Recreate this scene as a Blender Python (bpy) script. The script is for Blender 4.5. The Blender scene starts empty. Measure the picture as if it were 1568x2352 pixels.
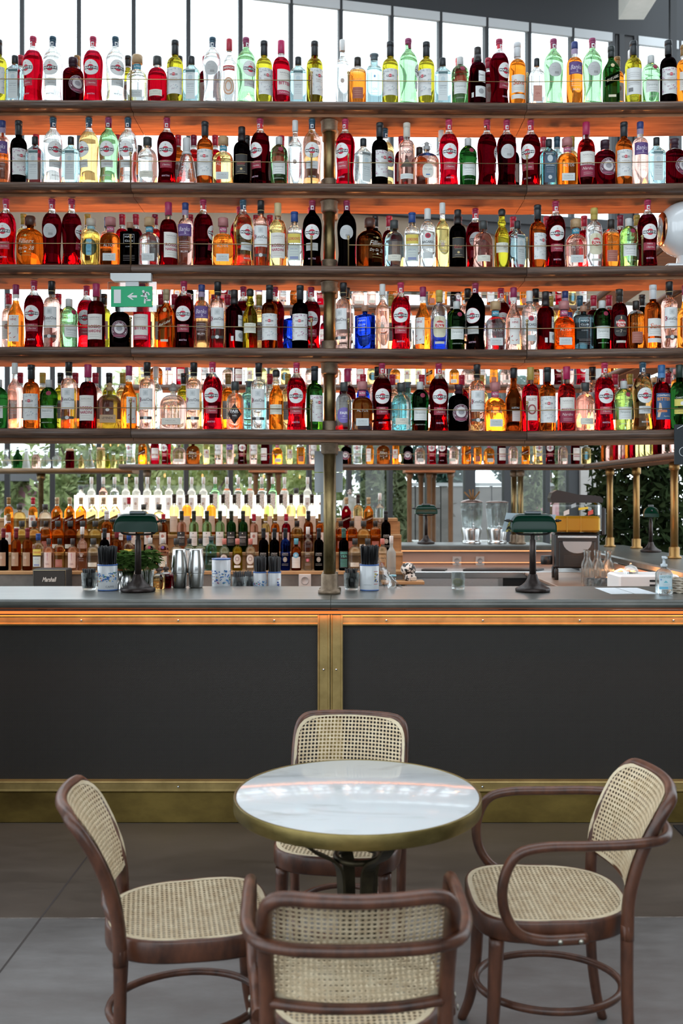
import bpy, math, random, re
from math import sin, cos, pi, radians, hypot
from mathutils import Vector, Matrix
S = bpy.context.scene
COL = S.collection
R = random.Random(7)

# ------------------------------------------------------------------ camera, sky, exposure
F, HX, HY, EYE = 2230.0, 784.0, 1140.0, 1.59      # focal length and horizon in px of the 1568x2352 frame
cam = bpy.data.cameras.new('camera'); camo = bpy.data.objects.new('camera', cam); COL.objects.link(camo)
camo.location = (0, 0, EYE); camo.rotation_euler = (pi/2, 0, 0)
cam.sensor_fit = 'HORIZONTAL'; cam.sensor_width = 36; cam.lens = F/1568*36
cam.shift_y = (HY-1176)/1568
cam.clip_start = .05; cam.clip_end = 200
cam.dof.use_dof = True; cam.dof.focus_distance = 4.9; cam.dof.aperture_fstop = 5.6
S.camera = camo
W = bpy.data.worlds.new('sky'); S.world = W; W.use_nodes = True
bg = W.node_tree.nodes['Background']; bg.inputs[0].default_value = (.83, .93, 1, 1); bg.inputs[1].default_value = 2.9
S.view_settings.view_transform = 'Standard'; S.view_settings.look = 'None'
S.view_settings.exposure = 0.0; S.view_settings.gamma = 1; S.view_settings.use_curve_mapping = False
cy = S.cycles
cy.max_bounces = 12; cy.diffuse_bounces = 3; cy.glossy_bounces = 3; cy.transmission_bounces = 12; cy.transparent_max_bounces = 20
cy.caustics_reflective = False; cy.caustics_refractive = False; cy.sample_clamp_indirect = 4; cy.sample_clamp_direct = 20
cy.use_denoising = True

def PX(px, Y): return (px-HX)*Y/F
def PZ(py, Y): return EYE+(HY-py)*Y/F

# ------------------------------------------------------------------ materials
MATS = {}
def newmat(name):
    m = bpy.data.materials.new(name); m.use_nodes = True
    nt = m.node_tree; nt.nodes.clear()
    out = nt.nodes.new('ShaderNodeOutputMaterial')
    return m, nt, out
def N(nt, typ, **kw):
    n = nt.nodes.new(typ)
    for k, v in kw.items():
        if k.startswith('i_'):
            key = k[2:]; key = int(key) if key.isdigit() else key.replace('_', ' ')
            n.inputs[key].default_value = v
        else: setattr(n, k, v)
    return n
def c4(c): return (c[0], c[1], c[2], 1)
def flat(name, col, rough=.5, metal=0, coat=0, spec=.5):
    if name in MATS: return MATS[name]
    m, nt, out = newmat(name)
    p = N(nt, 'ShaderNodeBsdfPrincipled'); p.inputs['Base Color'].default_value = c4(col)
    p.inputs['Roughness'].default_value = rough; p.inputs['Metallic'].default_value = metal
    p.inputs['Coat Weight'].default_value = coat; p.inputs['Specular IOR Level'].default_value = spec
    nt.links.new(p.outputs[0], out.inputs[0]); MATS[name] = m; return m
def noisy(name, c1, c2, scale=8, stretch=(1, 1, 1), rough=.5, metal=0, bump=0, coat=0, detail=6, lo=.3, hi=.7, c3=None, rvar=0):
    if name in MATS: return MATS[name]
    m, nt, out = newmat(name); L = nt.links.new
    tc = N(nt, 'ShaderNodeTexCoord'); mp = N(nt, 'ShaderNodeMapping'); mp.inputs['Scale'].default_value = stretch
    nz = N(nt, 'ShaderNodeTexNoise', i_Scale=scale, i_Detail=detail, i_Roughness=.62)
    rp = N(nt, 'ShaderNodeValToRGB'); e = rp.color_ramp.elements
    e[0].position = lo; e[0].color = c4(c1); e[1].position = hi; e[1].color = c4(c2)
    if c3: x = e.new((lo+hi)/2); x.color = c4(c3)
    p = N(nt, 'ShaderNodeBsdfPrincipled', i_Roughness=rough, i_Metallic=metal); p.inputs['Coat Weight'].default_value = coat
    p.inputs['Coat Roughness'].default_value = .15
    L(tc.outputs['Object'], mp.inputs[0]); L(mp.outputs[0], nz.inputs[0]); L(nz.outputs[0], rp.inputs[0]); L(rp.outputs[0], p.inputs[0])
    if rvar:
        mr = N(nt, 'ShaderNodeMapRange'); mr.inputs[3].default_value = rough-rvar; mr.inputs[4].default_value = rough+rvar
        L(nz.outputs[0], mr.inputs[0]); L(mr.outputs[0], p.inputs['Roughness'])
    if bump:
        b = N(nt, 'ShaderNodeBump', i_Strength=bump, i_Distance=.004); L(nz.outputs[0], b.inputs['Height']); L(b.outputs[0], p.inputs['Normal'])
    L(p.outputs[0], out.inputs[0]); MATS[name] = m; return m
def emit(name, col, st):
    if name in MATS: return MATS[name]
    m, nt, out = newmat(name); e = N(nt, 'ShaderNodeEmission'); e.inputs[0].default_value = c4(col); e.inputs[1].default_value = st
    nt.links.new(e.outputs[0], out.inputs[0]); MATS[name] = m; return m
def glass(name, col, thin=.3, rough=0.0, ior=1.4):
    """tinted glass: refracting body with a share of straight-through light"""
    if name in MATS: return MATS[name]
    m, nt, out = newmat(name); L = nt.links.new
    g = N(nt, 'ShaderNodeBsdfGlass', i_Roughness=rough, i_IOR=ior); g.inputs[0].default_value = c4(col)
    t = N(nt, 'ShaderNodeBsdfTransparent'); t.inputs[0].default_value = c4(col)
    mx = N(nt, 'ShaderNodeMixShader'); mx.inputs[0].default_value = thin
    L(g.outputs[0], mx.inputs[1]); L(t.outputs[0], mx.inputs[2]); L(mx.outputs[0], out.inputs[0]); MATS[name] = m; return m
def pane(name, tint=(.96, .98, .97), refl=.08, rough=0.0):
    if name in MATS: return MATS[name]
    m, nt, out = newmat(name); L = nt.links.new
    t = N(nt, 'ShaderNodeBsdfTransparent'); t.inputs[0].default_value = c4(tint)
    g = N(nt, 'ShaderNodeBsdfGlossy', i_Roughness=rough); fr = N(nt, 'ShaderNodeFresnel', i_IOR=1.3)
    ad = N(nt, 'ShaderNodeMath', operation='ADD'); ad.inputs[1].default_value = refl*.4
    mx = N(nt, 'ShaderNodeMixShader'); L(fr.outputs[0], ad.inputs[0]); L(ad.outputs[0], mx.inputs[0]); L(t.outputs[0], mx.inputs[1]); L(g.outputs[0], mx.inputs[2])
    L(mx.outputs[0], out.inputs[0]); MATS[name] = m; return m

GL = dict(r=(.56, .035, .085), d=(.20, .012, .032), c=(.95, .97, .97), g=(.62, .90, .62), a=(.97, .80, .50), k=(.03, .02, .022), y=(.68, .64, .17),
          b=(.56, .24, .08), u=(.10, .22, .82), p=(.97, .76, .70), o=(.97, .50, .16), n=(.10, .25, .10), t=(.55, .85, .86), s=(.75, .92, .95),  # pink tint p also puts the bulbs' warm glow into clear bottles
          h=(.36, .42, .45), e=(.92, .45, .12), w=(.97, .98, .96), q=(.95, .88, .55), m=(.55, .08, .08))
CW = dict(r='red', d='dark red', c='clear', g='green', a='pale amber', k='black', y='yellow-green', b='brown', u='cobalt blue', p='pink-tinted', o='orange',
          n='dark green', t='teal', s='pale blue', h='smoke-grey', e='amber', w='frosted white', q='pale gold', m='maroon')
def gmat(k):
    return glass('glass_'+CW[k].replace(' ', '_').replace('-', '_'), GL[k], thin=.28 if k in 'cwsp' else (.15 if k != 'k' else .05), rough=.12 if k == 'w' else 0)
def frost():
    m, nt, out = newmat('glass_frosted_white'); L = nt.links.new
    g = N(nt, 'ShaderNodeBsdfGlass', i_Roughness=.15, i_IOR=1.35); g.inputs[0].default_value = (.97, .98, .96, 1); t = N(nt, 'ShaderNodeBsdfTranslucent'); t.inputs[0].default_value = (.9, .9, .86, 1)
    mx = N(nt, 'ShaderNodeMixShader'); mx.inputs[0].default_value = .5; L(g.outputs[0], mx.inputs[1]); L(t.outputs[0], mx.inputs[2]); L(mx.outputs[0], out.inputs[0]); MATS['glass_frosted_white'] = m
frost()
def lab(c, rough=.55):
    c = tuple(round(x, 3) for x in c); return flat('print_%d_%d_%d' % tuple(int(x*255) for x in c), c, rough)
WHT, RED, BLK, CRM, SIL, GLD = (.84, .85, .84), (.62, .03, .06), (.015, .015, .02), (.80, .74, .60), (.55, .57, .58), (.55, .36, .10)
NAVY, BURG, PINK, BLUE = (.02, .05, .10), (.22, .01, .05), (.70, .12, .22), (.05, .15, .45)

M_oak = noisy('dark_oak', (.048, .024, .015), (.165, .088, .055), 14, (.6, 7, 7), .45, bump=.25, coat=.2)
M_board = noisy('shelf_board', (.20, .075, .03), (.44, .205, .095), 6, (.7, 6, 6), .55, bump=.12)
M_brass = noisy('aged_brass', (.27, .185, .06), (.47, .335, .125), 9, (1, 1, 1), .5, metal=.45, bump=.05, rvar=.12)
M_pipe = noisy('pipe_brass', (.12, .085, .035), (.36, .26, .12), 14, (1, 1, .5), .38, metal=.9, rvar=.1)
M_fit = noisy('pipe_fitting', (.16, .11, .07), (.34, .25, .17), 20, (1, 1, 1), .5, metal=.6, bump=.1)
M_rail = flat('rail_brass', (.42, .32, .16), .32, 1)
M_steel = flat('steel', (.62, .62, .61), .22, 1)
M_steelb = noisy('brushed_steel', (.5, .5, .5), (.68, .67, .66), 30, (1, 1, 20), .33, metal=1)
M_black = flat('black_plastic', (.012, .012, .013), .35)
M_dark = flat('dark_steel_frame', (.022, .024, .027), .55)
M_white = flat('white_paint', (.80, .80, .79), .45)
M_wood = noisy('bentwood', (.030, .0095, .0045), (.135, .046, .022), 11, (2, 2, .8), .38, coat=.1, bump=.06, rvar=.08)
M_cane = noisy('cane', (.47, .34, .20), (.67, .55, .37), 40, (1, 1, 1), .6)
M_caneb = noisy('cane_border', (.52, .41, .26), (.67, .57, .40), 25, (1, 1, 1), .55)
M_tan = noisy('honey_wood', (.34, .18, .07), (.55, .32, .14), 5, (.6, 6, 6), .5)

# ------------------------------------------------------------------ mesh helpers
def cat(pts, n=6, closed=False):
    P = [Vector(p) for p in pts]; out = []; k = len(P)
    for i in range(k if closed else k-1):
        p1, p2 = P[i], P[(i+1) % k]
        p0 = P[(i-1) % k] if (closed or i > 0) else p1*2-p2
        p3 = P[(i+2) % k] if (closed or i < k-2) else p2*2-p1
        for j in range(n):
            t = j/n
            out.append(.5*((2*p1)+(p2-p0)*t+(2*p0-5*p1+4*p2-p3)*t*t+(3*p1-p0-3*p2+p3)*t**3))
    if not closed: out.append(P[-1])
    return out
class MB:
    def __init__(s): s.v = []; s.f = []; s.m = []; s.sm = []
    def add(s, vs, fs, mat=0, smooth=False):
        o = len(s.v); s.v += [tuple(p) for p in vs]
        s.f += [tuple(i+o for i in f) for f in fs]; s.m += [mat]*len(fs); s.sm += [smooth]*len(fs); return s
    def box(s, x0, x1, y0, y1, z0, z1, mat=0):
        vs = [(x, y, z) for z in (z0, z1) for y in (y0, y1) for x in (x0, x1)]
        return s.add(vs, [(0, 2, 3, 1), (4, 5, 7, 6), (0, 1, 5, 4), (2, 6, 7, 3), (0, 4, 6, 2), (1, 3, 7, 5)], mat)
    def bbox(s, x0, x1, y0, y1, z0, z1, b=.004, mat=0):
        """box with chamfered edges"""
        vs = []; 
        for z, d in ((z0, b), (z0+b, 0), (z1-b, 0), (z1, b)):
            X0, X1, Y0, Y1 = x0+d, x1-d, y0+d, y1-d; q = b
            vs += [(X0+q, Y0, z), (X1-q, Y0, z), (X1, Y0+q, z), (X1, Y1-q, z), (X1-q, Y1, z), (X0+q, Y1, z), (X0, Y1-q, z), (X0, Y0+q, z)]
        fs = [tuple(range(7, -1, -1)), tuple(range(24, 32))]
        for l in range(3):
            for i in range(8): j = (i+1) % 8; fs.append((l*8+i, l*8+j, l*8+8+j, l*8+8+i))
        return s.add(vs, fs, mat)
    def lathe(s, prof, seg=20, mat=0, c=(0, 0, 0), ax=1, ay=1, mats=None, ribs=0, rib=0):
        """prof: (r, z[, n]) ; n = superellipse exponent of the section"""
        vs = []; fs = []; ms = []
        for p in prof:
            r, z = p[0], p[1]; n = p[2] if len(p) > 2 else 2
            for i in range(seg):
                a = 2*pi*(i+.5)/seg; ca, sa = cos(a), sin(a)
                k = r if n == 2 else r/((abs(ca)**n+abs(sa)**n)**(1/n))
                if ribs: k *= 1+rib*(1 if i % 2 else -1)
                vs.append((c[0]+ax*k*ca, c[1]+ay*k*sa, c[2]+z))
        L = len(prof)
        for l in range(L-1):
            for i in range(seg):
                j = (i+1) % seg; fs.append((l*seg+i, l*seg+j, (l+1)*seg+j, (l+1)*seg+i)); ms.append(mats[l] if mats else mat)
        if prof[0][0] > 1e-5: fs.append(tuple(range(seg-1, -1, -1))); ms.append(mats[0] if mats else mat)
        if prof[-1][0] > 1e-5: fs.append(tuple(range((L-1)*seg, L*seg))); ms.append(mats[-1] if mats else mat)
        o = len(s.v); s.v += vs; s.f += [tuple(i+o for i in f) for f in fs]; s.m += ms; s.sm += [len(f) == 4 for f in fs]; return s
    def tube(s, pts, r, seg=8, mat=0, closed=False, caps=True):
        P = [Vector(p) for p in pts]; n = len(P); rs = r if isinstance(r, (list, tuple)) else [r]*n
        if len(rs) != n: rs = [rs[0]+(rs[-1]-rs[0])*i/(n-1) for i in range(n)] if len(rs) == 2 else [rs[min(len(rs)-1, int(i*len(rs)/n))] for i in range(n)]
        up = None; vs = []
        for i in range(n):
            t = (P[(i+1) % n]-P[i-1]) if closed or 0 < i < n-1 else (P[1]-P[0] if i == 0 else P[-1]-P[-2])
            t.normalize()
            if up is None:
                up = Vector((0, 0, 1)) if abs(t.z) < .9 else Vector((1, 0, 0))
            up = (up-t*up.dot(t)).normalized(); sd = t.cross(up)
            for k in range(seg):
                a = 2*pi*k/seg; q = P[i]+(up*cos(a)+sd*sin(a))*rs[i]; vs.append(q)
        fs = []
        for i in range(n if closed else n-1):
            for k in range(seg):
                a, b = i*seg+k, i*seg+(k+1) % seg; c2, d = ((i+1) % n)*seg+(k+1) % seg, ((i+1) % n)*seg+k
                fs.append((a, d, c2, b))
        s.add(vs, fs, mat, True)
        if caps and not closed:
            o = len(s.v)-len(vs); s.f += [tuple(o+k for k in range(seg)), tuple(o+(n-1)*seg+k for k in range(seg-1, -1, -1))]; s.m += [mat]*2; s.sm += [False]*2
        return s
    def sphere(s, c, r, seg=12, rings=8, mat=0, sc=(1, 1, 1)):
        pr = [(max(1e-6, r*sin(pi*i/rings)), -r*cos(pi*i/rings)) for i in range(rings+1)]
        b = MB().lathe(pr, seg, mat)
        return s.add([(c[0]+x*sc[0], c[1]+y*sc[1], c[2]+z*sc[2]) for x, y, z in b.v], [f for f in b.f if len(f) == 4], mat, True)
    def prism(s, poly, d0, d1, axis='z', mat=0):
        n = len(poly)
        f = {'z': lambda a, b, d: (a, b, d), 'y': lambda a, b, d: (a, d, b), 'x': lambda a, b, d: (d, a, b)}[axis]
        vs = [f(a, b, d0) for a, b in poly]+[f(a, b, d1) for a, b in poly]
        fs = [tuple(range(n-1, -1, -1)), tuple(range(n, 2*n))]+[(i, (i+1) % n, n+(i+1) % n, n+i) for i in range(n)]
        return s.add(vs, fs, mat)
    def xf(s, fn): s.v = [tuple(fn(Vector(p))) for p in s.v]; return s
    def mesh(s, name, mats):
        me = bpy.data.meshes.new(name); me.from_pydata(s.v, [], s.f)
        for m in (mats if isinstance(mats, (list, tuple)) else [mats]): me.materials.append(m)
        me.polygons.foreach_set('material_index', s.m); me.polygons.foreach_set('use_smooth', s.sm)
        me.update(); return me
def link(name, me, parent=None, loc=(0, 0, 0), rz=0, kind=None, label=None, cat=None, group=None, rot=None, sc=None):
    o = bpy.data.objects.new(name, me); COL.objects.link(o); o.location = loc
    o.rotation_euler = rot if rot else (0, 0, rz)
    if sc: o.scale = (sc, sc, sc) if not isinstance(sc, tuple) else sc
    if parent: o.parent = parent
    if kind: o['kind'] = kind
    if label: o['label'] = label
    if cat: o['category'] = cat
    if group: o['group'] = group
    return o
def part(name, b, mats, parent, **kw): return link(name, b.mesh(name, mats), parent, **kw)
def thing(name, label, cat, loc=(0, 0, 0), rz=0, group=None, **kw): return link(name, None, None, loc, rz, None, label, cat, group, **kw)
def single(name, b, mats, label, cat, loc=(0, 0, 0), rz=0, group=None, **kw): return link(name, b.mesh(name, mats), None, loc, rz, None, label, cat, group, **kw)
def struct(name, b, mats, parent=None, label=None):
    return link(name, b.mesh(name, mats), parent, kind=None if parent else 'structure', label=label)
TXT = {}
def text(st, shear=0, bold=0):
    """flat lettering as triangles, centred, height 1"""
    k = (st, shear, bold)
    if k in TXT: return TXT[k]
    cu = bpy.data.curves.new('lettering', 'FONT'); cu.body = st; cu.resolution_u = 2; cu.shear = shear; cu.offset = bold
    o = bpy.data.objects.new('lettering', cu); COL.objects.link(o)
    dg = bpy.context.evaluated_depsgraph_get(); me = bpy.data.meshes.new_from_object(o.evaluated_get(dg))
    vs = [(v.co.x, v.co.y) for v in me.vertices]; fs = [tuple(p.vertices) for p in me.polygons]
    bpy.data.objects.remove(o); bpy.data.curves.remove(cu); bpy.data.meshes.remove(me)
    xs = [a for a, b in vs] or [0]; ys = [b for a, b in vs] or [0]
    w, h = max(xs)-min(xs) or 1, max(ys)-min(ys) or 1; cx, cyy = (max(xs)+min(xs))/2, (max(ys)+min(ys))/2
    TXT[k] = ([((a-cx)/w, (b-cyy)/h) for a, b in vs], fs, w/h); return TXT[k]
def flat_text(b, st, cx, cz, w, h, fn, mat, shear=0, bold=0):
    vs, fs, ar = text(st, shear, bold)
    if w is None: w = h*ar
    b.add([fn(cx+a*w, cz+c*h) for a, c in vs], fs, mat)

# ------------------------------------------------------------------ setting: floor, walls, windows, roof, garden
def floor_mat(name, c1, c2):
    m, nt, out = newmat(name); L = nt.links.new
    tc = N(nt, 'ShaderNodeTexCoord'); n1 = N(nt, 'ShaderNodeTexNoise', i_Scale=1.3, i_Detail=8, i_Roughness=.65); n2 = N(nt, 'ShaderNodeTexNoise', i_Scale=9, i_Detail=8, i_Roughness=.7)
    mp = N(nt, 'ShaderNodeMapping'); mp.inputs['Scale'].default_value = (.6, 1.6, 1)
    r1 = N(nt, 'ShaderNodeValToRGB'); e = r1.color_ramp.elements; e[0].position = .32; e[0].color = c4(c1); e[1].position = .7; e[1].color = c4(c2)
    mx = N(nt, 'ShaderNodeMixRGB', blend_type='MULTIPLY'); mx.inputs[0].default_value = .5
    r2 = N(nt, 'ShaderNodeValToRGB'); e = r2.color_ramp.elements; e[0].position = .3; e[0].color = (.55, .55, .55, 1); e[1].position = .65; e[1].color = (1.1, 1.1, 1.1, 1)
    p = N(nt, 'ShaderNodeBsdfPrincipled', i_Roughness=.38)
    L(tc.outputs['Object'], mp.inputs[0]); L(mp.outputs[0], n1.inputs[0]); L(mp.outputs[0], n2.inputs[0]); L(n1.outputs[0], r1.inputs[0]); L(n2.outputs[0], r2.inputs[0])
    L(r1.outputs[0], mx.inputs[1]); L(r2.outputs[0], mx.inputs[2]); L(mx.outputs[0], p.inputs[0])
    mr = N(nt, 'ShaderNodeMapRange'); mr.inputs[3].default_value = .25; mr.inputs[4].default_value = .5; L(n2.outputs[0], mr.inputs[0]); L(mr.outputs[0], p.inputs['Roughness'])
    L(p.outputs[0], out.inputs[0]); return m
M_floor = floor_mat('polished_concrete', (.058, .048, .038), (.112, .095, .079)); M_floor_daylit = floor_mat('polished_concrete_daylit', (.090, .088, .084), (.188, .188, .186))  # bar-side slab darker, near slab paler: light falloff put into the colours
WZ0, WM = 15.0, .236                                         # far window wall: Y = WZ0 + WM*X
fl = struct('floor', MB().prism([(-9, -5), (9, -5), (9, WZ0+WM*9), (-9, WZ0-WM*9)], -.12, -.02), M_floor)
YJ = F*EYE/(2112-HY)
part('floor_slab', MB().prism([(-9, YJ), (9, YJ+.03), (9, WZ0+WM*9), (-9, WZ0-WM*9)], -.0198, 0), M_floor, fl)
part('floor_slab', MB().prism([(-9, -5), (9, -5), (9, YJ+.03), (-9, YJ)], -.0198, 0), M_floor_daylit, fl)
M_joint = flat('floor_joint', (.035, .03, .027), .7)
def fy(py): return F*EYE/(py-HY)
def fp(px, py): Y = fy(py); return Vector((PX(px, Y), Y, .0006))
a, b_ = fp(212, 1952), fp(-60, 2312); d = (b_-a).normalized(); n_ = Vector((-d.y, d.x, 0))*.004
part('floor_joint', MB().add([a-n_, a+n_, b_+n_, b_-n_], [(0, 1, 2, 3)]), M_joint, fl)
M_seam = noisy('floor_seam', (.07, .06, .052), (.24, .22, .20), 20, (1, 1, 1), .6)
pm = [fp(1545, 1898), fp(1700, 1898), fp(1780, 1932), fp(1580, 1932)]
single('floor_mat', MB().prism([(q.x, q.y) for q in pm], .0005, .008), noisy('mat_black', (.008, .008, .008), (.025, .025, .025), 90, (1, 1, 1), .9, bump=.4), 'black rubber floor mat at the right foot of the bar', 'mat')
yj = fy(2112)
part('floor_joint', MB().add([(-4, yj-.004, .0005), (4, yj+.03-.004, .0005), (4, yj+.03+.005, .0005), (-4, yj+.004, .0005)], [(0, 1, 2, 3)]), M_seam, fl)

wd = Vector((1, WM, 0)).normalized(); wn = Vector((WM, -1, 0)).normalized()
def wallpt(px, off=0): X = WZ0*(px-HX)/(F-WM*(px-HX)); return Vector((X, WZ0+WM*X, 0))+wn*off
def wallbar(b, p0, p1, z0, z1, t=.08, mat=0):
    o = wn*t; b.add([(q.x, q.y, z) for z in (z0, z1) for q in (p0, p1, p1-o, p0-o)],
                    [(3, 2, 1, 0), (4, 5, 6, 7), (0, 1, 5, 4), (1, 2, 6, 5), (2, 3, 7, 6), (3, 0, 4, 7)], mat)
def vbar(b, px, w, z0, z1, t=.1):
    p = wallpt(px); wallbar(b, p-wd*w/2, p+wd*w/2, z0, z1, t)
ZT, ZB = 9.25, 6.12         # window head and sill of the high windows
up = [-78, 50, 181, 307, 433, 553, 669, 783, 900, 1012, 1118, 1216, 1315, 1408]
wt = link('window_1', None, kind='structure')
for x in up:
    b = MB(); vbar(b, x, .062, ZB, ZT, .12); part('mullion', b, M_dark, wt)
for x in (1428, 1462, 1560, 1650): b = MB(); vbar(b, x, .09, ZB, ZT, .12); part('mullion', b, M_dark, wt)
M_pane = pane('window_pane')
for x0, x1 in zip(up[:-1]+[1462, 1560], up[1:]+[1560, 1650]):
    p0, p1 = wallpt(x0+4, -.05), wallpt(x1-4, -.05)
    part('pane', MB().add([(p0.x, p0.y, ZB), (p1.x, p1.y, ZB), (p1.x, p1.y, ZT), (p0.x, p0.y, ZT)], [(0, 1, 2, 3)]), M_pane, wt)
    q0, q1 = wallpt(x0+3, .02), wallpt(x1-3, .02)
    b = MB(); wallbar(b, q0, q1, ZT-.14, ZT, .06); part('head_bead', b, flat('pale_frame', (.45, .47, .48), .5), wt)
M_fascia = flat('roof_dark', (.026, .028, .031), .7)
b = MB(); wallbar(b, wallpt(-700), wallpt(2600), ZT, ZT+1.1, .3); struct('trim_1', b, M_fascia)
b = MB(); wallbar(b, wallpt(1416, -.03), wallpt(1468, -.03), ZB, ZT, .1); struct('trim_2', b, flat('steel_column', (.018, .018, .019), .5))
M_tanw = noisy('plaster_tan', (.17, .13, .09), (.23, .18, .13), 2, (1, 1, 1), .8)
b = MB(); wallbar(b, wallpt(-700), wallpt(2600), 4.82, 5.98, .3); struct('wall_back', b, M_tanw)
b = MB(); wallbar(b, wallpt(-700, .12), wallpt(2600, .12), 5.96, ZB, .42); struct('trim_3', b, M_fascia)
b = MB(); q = [wallpt(x, .06) for x in (1035, 1210, 1420, 2100)]; zz = [5.95, 5.62, 5.12, 5.0]
for k in range(3): p0, p1 = q[k], q[k+1]; b.add([(p0.x, p0.y, zz[k]), (p1.x, p1.y, zz[k+1]), (p1.x, p1.y, 5.96), (p0.x, p0.y, 5.96)], [(0, 1, 2, 3)])
struct('trim_5', b, M_fascia)
low = [-80, 16, 120, 227, 324, 428, 530, 620, 711, 803, 897, 985]
wl = link('window_2', None, kind='structure')
for x in low: b = MB(); vbar(b, x, .07, 0, 4.82, .12); part('mullion', b, M_dark, wl)
for x, w in ((1080, .17), (1168, .15), (1258, .08), (1318, .19)): b = MB(); vbar(b, x, w, 0, 4.82, .12); part('mullion', b, M_dark, wl)
lw = low+[1080, 1168, 1258, 1318]
for x0, x1 in zip(lw[:-1], lw[1:]):
    p0, p1 = wallpt(x0+4, -.05), wallpt(x1-4, -.05)
    part('pane', MB().add([(p0.x, p0.y, 0), (p1.x, p1.y, 0), (p1.x, p1.y, 4.82), (p0.x, p0.y, 4.82)], [(0, 1, 2, 3)]), M_pane, wl)
M_conc = noisy('concrete_pier', (.34, .33, .31), (.46, .45, .43), 3, (1, 1, 1), .8)
b = MB(); wallbar(b, wallpt(1330, .05), wallpt(1405, .05), 0, 4.82, .4); struct('wall_pier', b, M_conc)
wr = link('window_3', None, kind='structure')
for x in (1530, 1640): b = MB(); vbar(b, x, .12, 0, 4.82, .12); part('mullion', b, M_dark, wr)
for z in (.55, 1.25, 1.95):
    b = MB(); wallbar(b, wallpt(1530), wallpt(1640), z, z+.05, .1); part('mullion', b, M_dark, wr)
# roof of the hall; unseen glazed bay over the tables, added for overhead daylight
M_ceil = flat('ceiling_dark', (.05, .05, .052), .8)
pc0, pc1 = wallpt(-9/WZ0*F*1.25+HX), wallpt(2300)
struct('ceiling', MB().prism([(-5, 12), (5.2, 12), (5.2, WZ0+WM*5.2), (-5, WZ0-WM*5)], 10.3, 10.5), M_ceil)
M_plas = noisy('wall_plaster', (.22, .20, .18), (.28, .26, .235), 2, (1, 1, 1), .85)
struct('wall_sky_block', MB().box(-5, 5.2, 1.3, 1.4, 6.62, 10.3), M_plas)  # unseen upstand, shaped to shut overhead sky off the front
struct('ceiling_sky_block', MB().box(-5, 5.2, -2.6, 1.4, 6.5, 6.62), M_plas)  # unseen canopy, shaped to cut the skylight above the camera
bb = link('window_4', None, kind='structure')
for i in range(9): x = -4.8+i*1.2; part('rafter', MB().box(x-.04, x+.04, 1.4, 12, 10.3, 10.45), M_dark, bb)
struct('wall_right', MB().box(5, 5.2, -2.5, 4.7, 0, 10.3), M_plas)
struct('wall_left', MB().box(-5.1, -1.75, 3.3, 3.5, 0, 10.3), M_plas)
struct('wall_reflection_block', MB().box(-1.85, 5, -2.7, -2.5, 0, 1.4), flat('reflection_block_dark', (.05, .04, .033), .7))  # unseen low wall, added to keep bright sky out of reflections
wv = link('window_5', None, kind='structure')
for i in range(6): y = -2.5+i*1.16; part('mullion', MB().box(-1.85, -1.75, y-.035, y+.035, 0, 6.5), M_dark, wv)
for i in range(8): x = -1.75+i*.96; part('mullion', MB().box(x-.035, x+.035, -2.6, -2.5, 1.4, 6.5), M_dark, wv)
wv = link('window_6', None, kind='structure')  # side glazing added to brighten the back hall
for i in range(8): y = 4.7+i*1.3; part('mullion', MB().box(-5.1, -5, y-.04, y+.04, 0, 10.3), M_dark, wv)
wv = link('window_7', None, kind='structure')  # right-hand glazing, likewise added for light in the hall
for i in range(9): y = 4.7+i*1.3; part('mullion', MB().box(5.1, 5.2, y-.04, y+.04, 0, 10.3), M_dark, wv)
# white beam under the roof, top right
p = wallpt(1458); b = MB(); yb = p.y-1.2
b.box(PX(1420, yb), PX(1478, yb), yb-3.2, yb, PZ(45, yb), PZ(45, yb)+.5); struct('trim_4', b, noisy('beam_white', (.60, .60, .55), (.72, .71, .66), 3, (1, 1, 1), .7))

M_ground = noisy('garden_ground', (.16, .15, .13), (.28, .27, .24), 3, (1, 1, 1), .9)
struct('ground', MB().prism([(-30, WZ0-WM*30+.1), (30, WZ0+WM*30+.1), (30, 60), (-30, 60)], -.14, -.02), M_ground)

def leafmat(name, c1, c2):
    if name in MATS: return MATS[name]
    m, nt, out = newmat(name); L = nt.links.new
    tc = N(nt, 'ShaderNodeTexCoord'); nz = N(nt, 'ShaderNodeTexNoise', i_Scale=3.5, i_Detail=3); rp = N(nt, 'ShaderNodeValToRGB')
    e = rp.color_ramp.elements; e[0].position = .35; e[0].color = c4(c1); e[1].position = .65; e[1].color = c4(c2)
    d = N(nt, 'ShaderNodeBsdfDiffuse'); t = N(nt, 'ShaderNodeBsdfTranslucent'); mx = N(nt, 'ShaderNodeMixShader'); mx.inputs[0].default_value = .4
    L(tc.outputs['Object'], nz.inputs[0]); L(nz.outputs[0], rp.inputs[0]); L(rp.outputs[0], d.inputs[0]); L(rp.outputs[0], t.inputs[0])
    L(d.outputs[0], mx.inputs[1]); L(t.outputs[0], mx.inputs[2]); L(mx.outputs[0], out.inputs[0]); MATS[name] = m; return m
def foliage(n, fn, sz, rnd):
    b = MB()
    for i in range(n):
        c = Vector(fn(rnd)); u = Vector((rnd.gauss(0, 1), rnd.gauss(0, 1), rnd.gauss(0, 1))).normalized(); w = u.orthogonal().normalized(); s = sz*(.6+.8*rnd.random())
        b.add([c-u*s, c+w*s*.4, c+u*s, c-w*s*.4], [(0, 1, 2, 3)])
    return b
M_bark = noisy('bark', (.09, .065, .045), (.2, .16, .12), 12, (1, 1, .2), .9, bump=.4)
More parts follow.
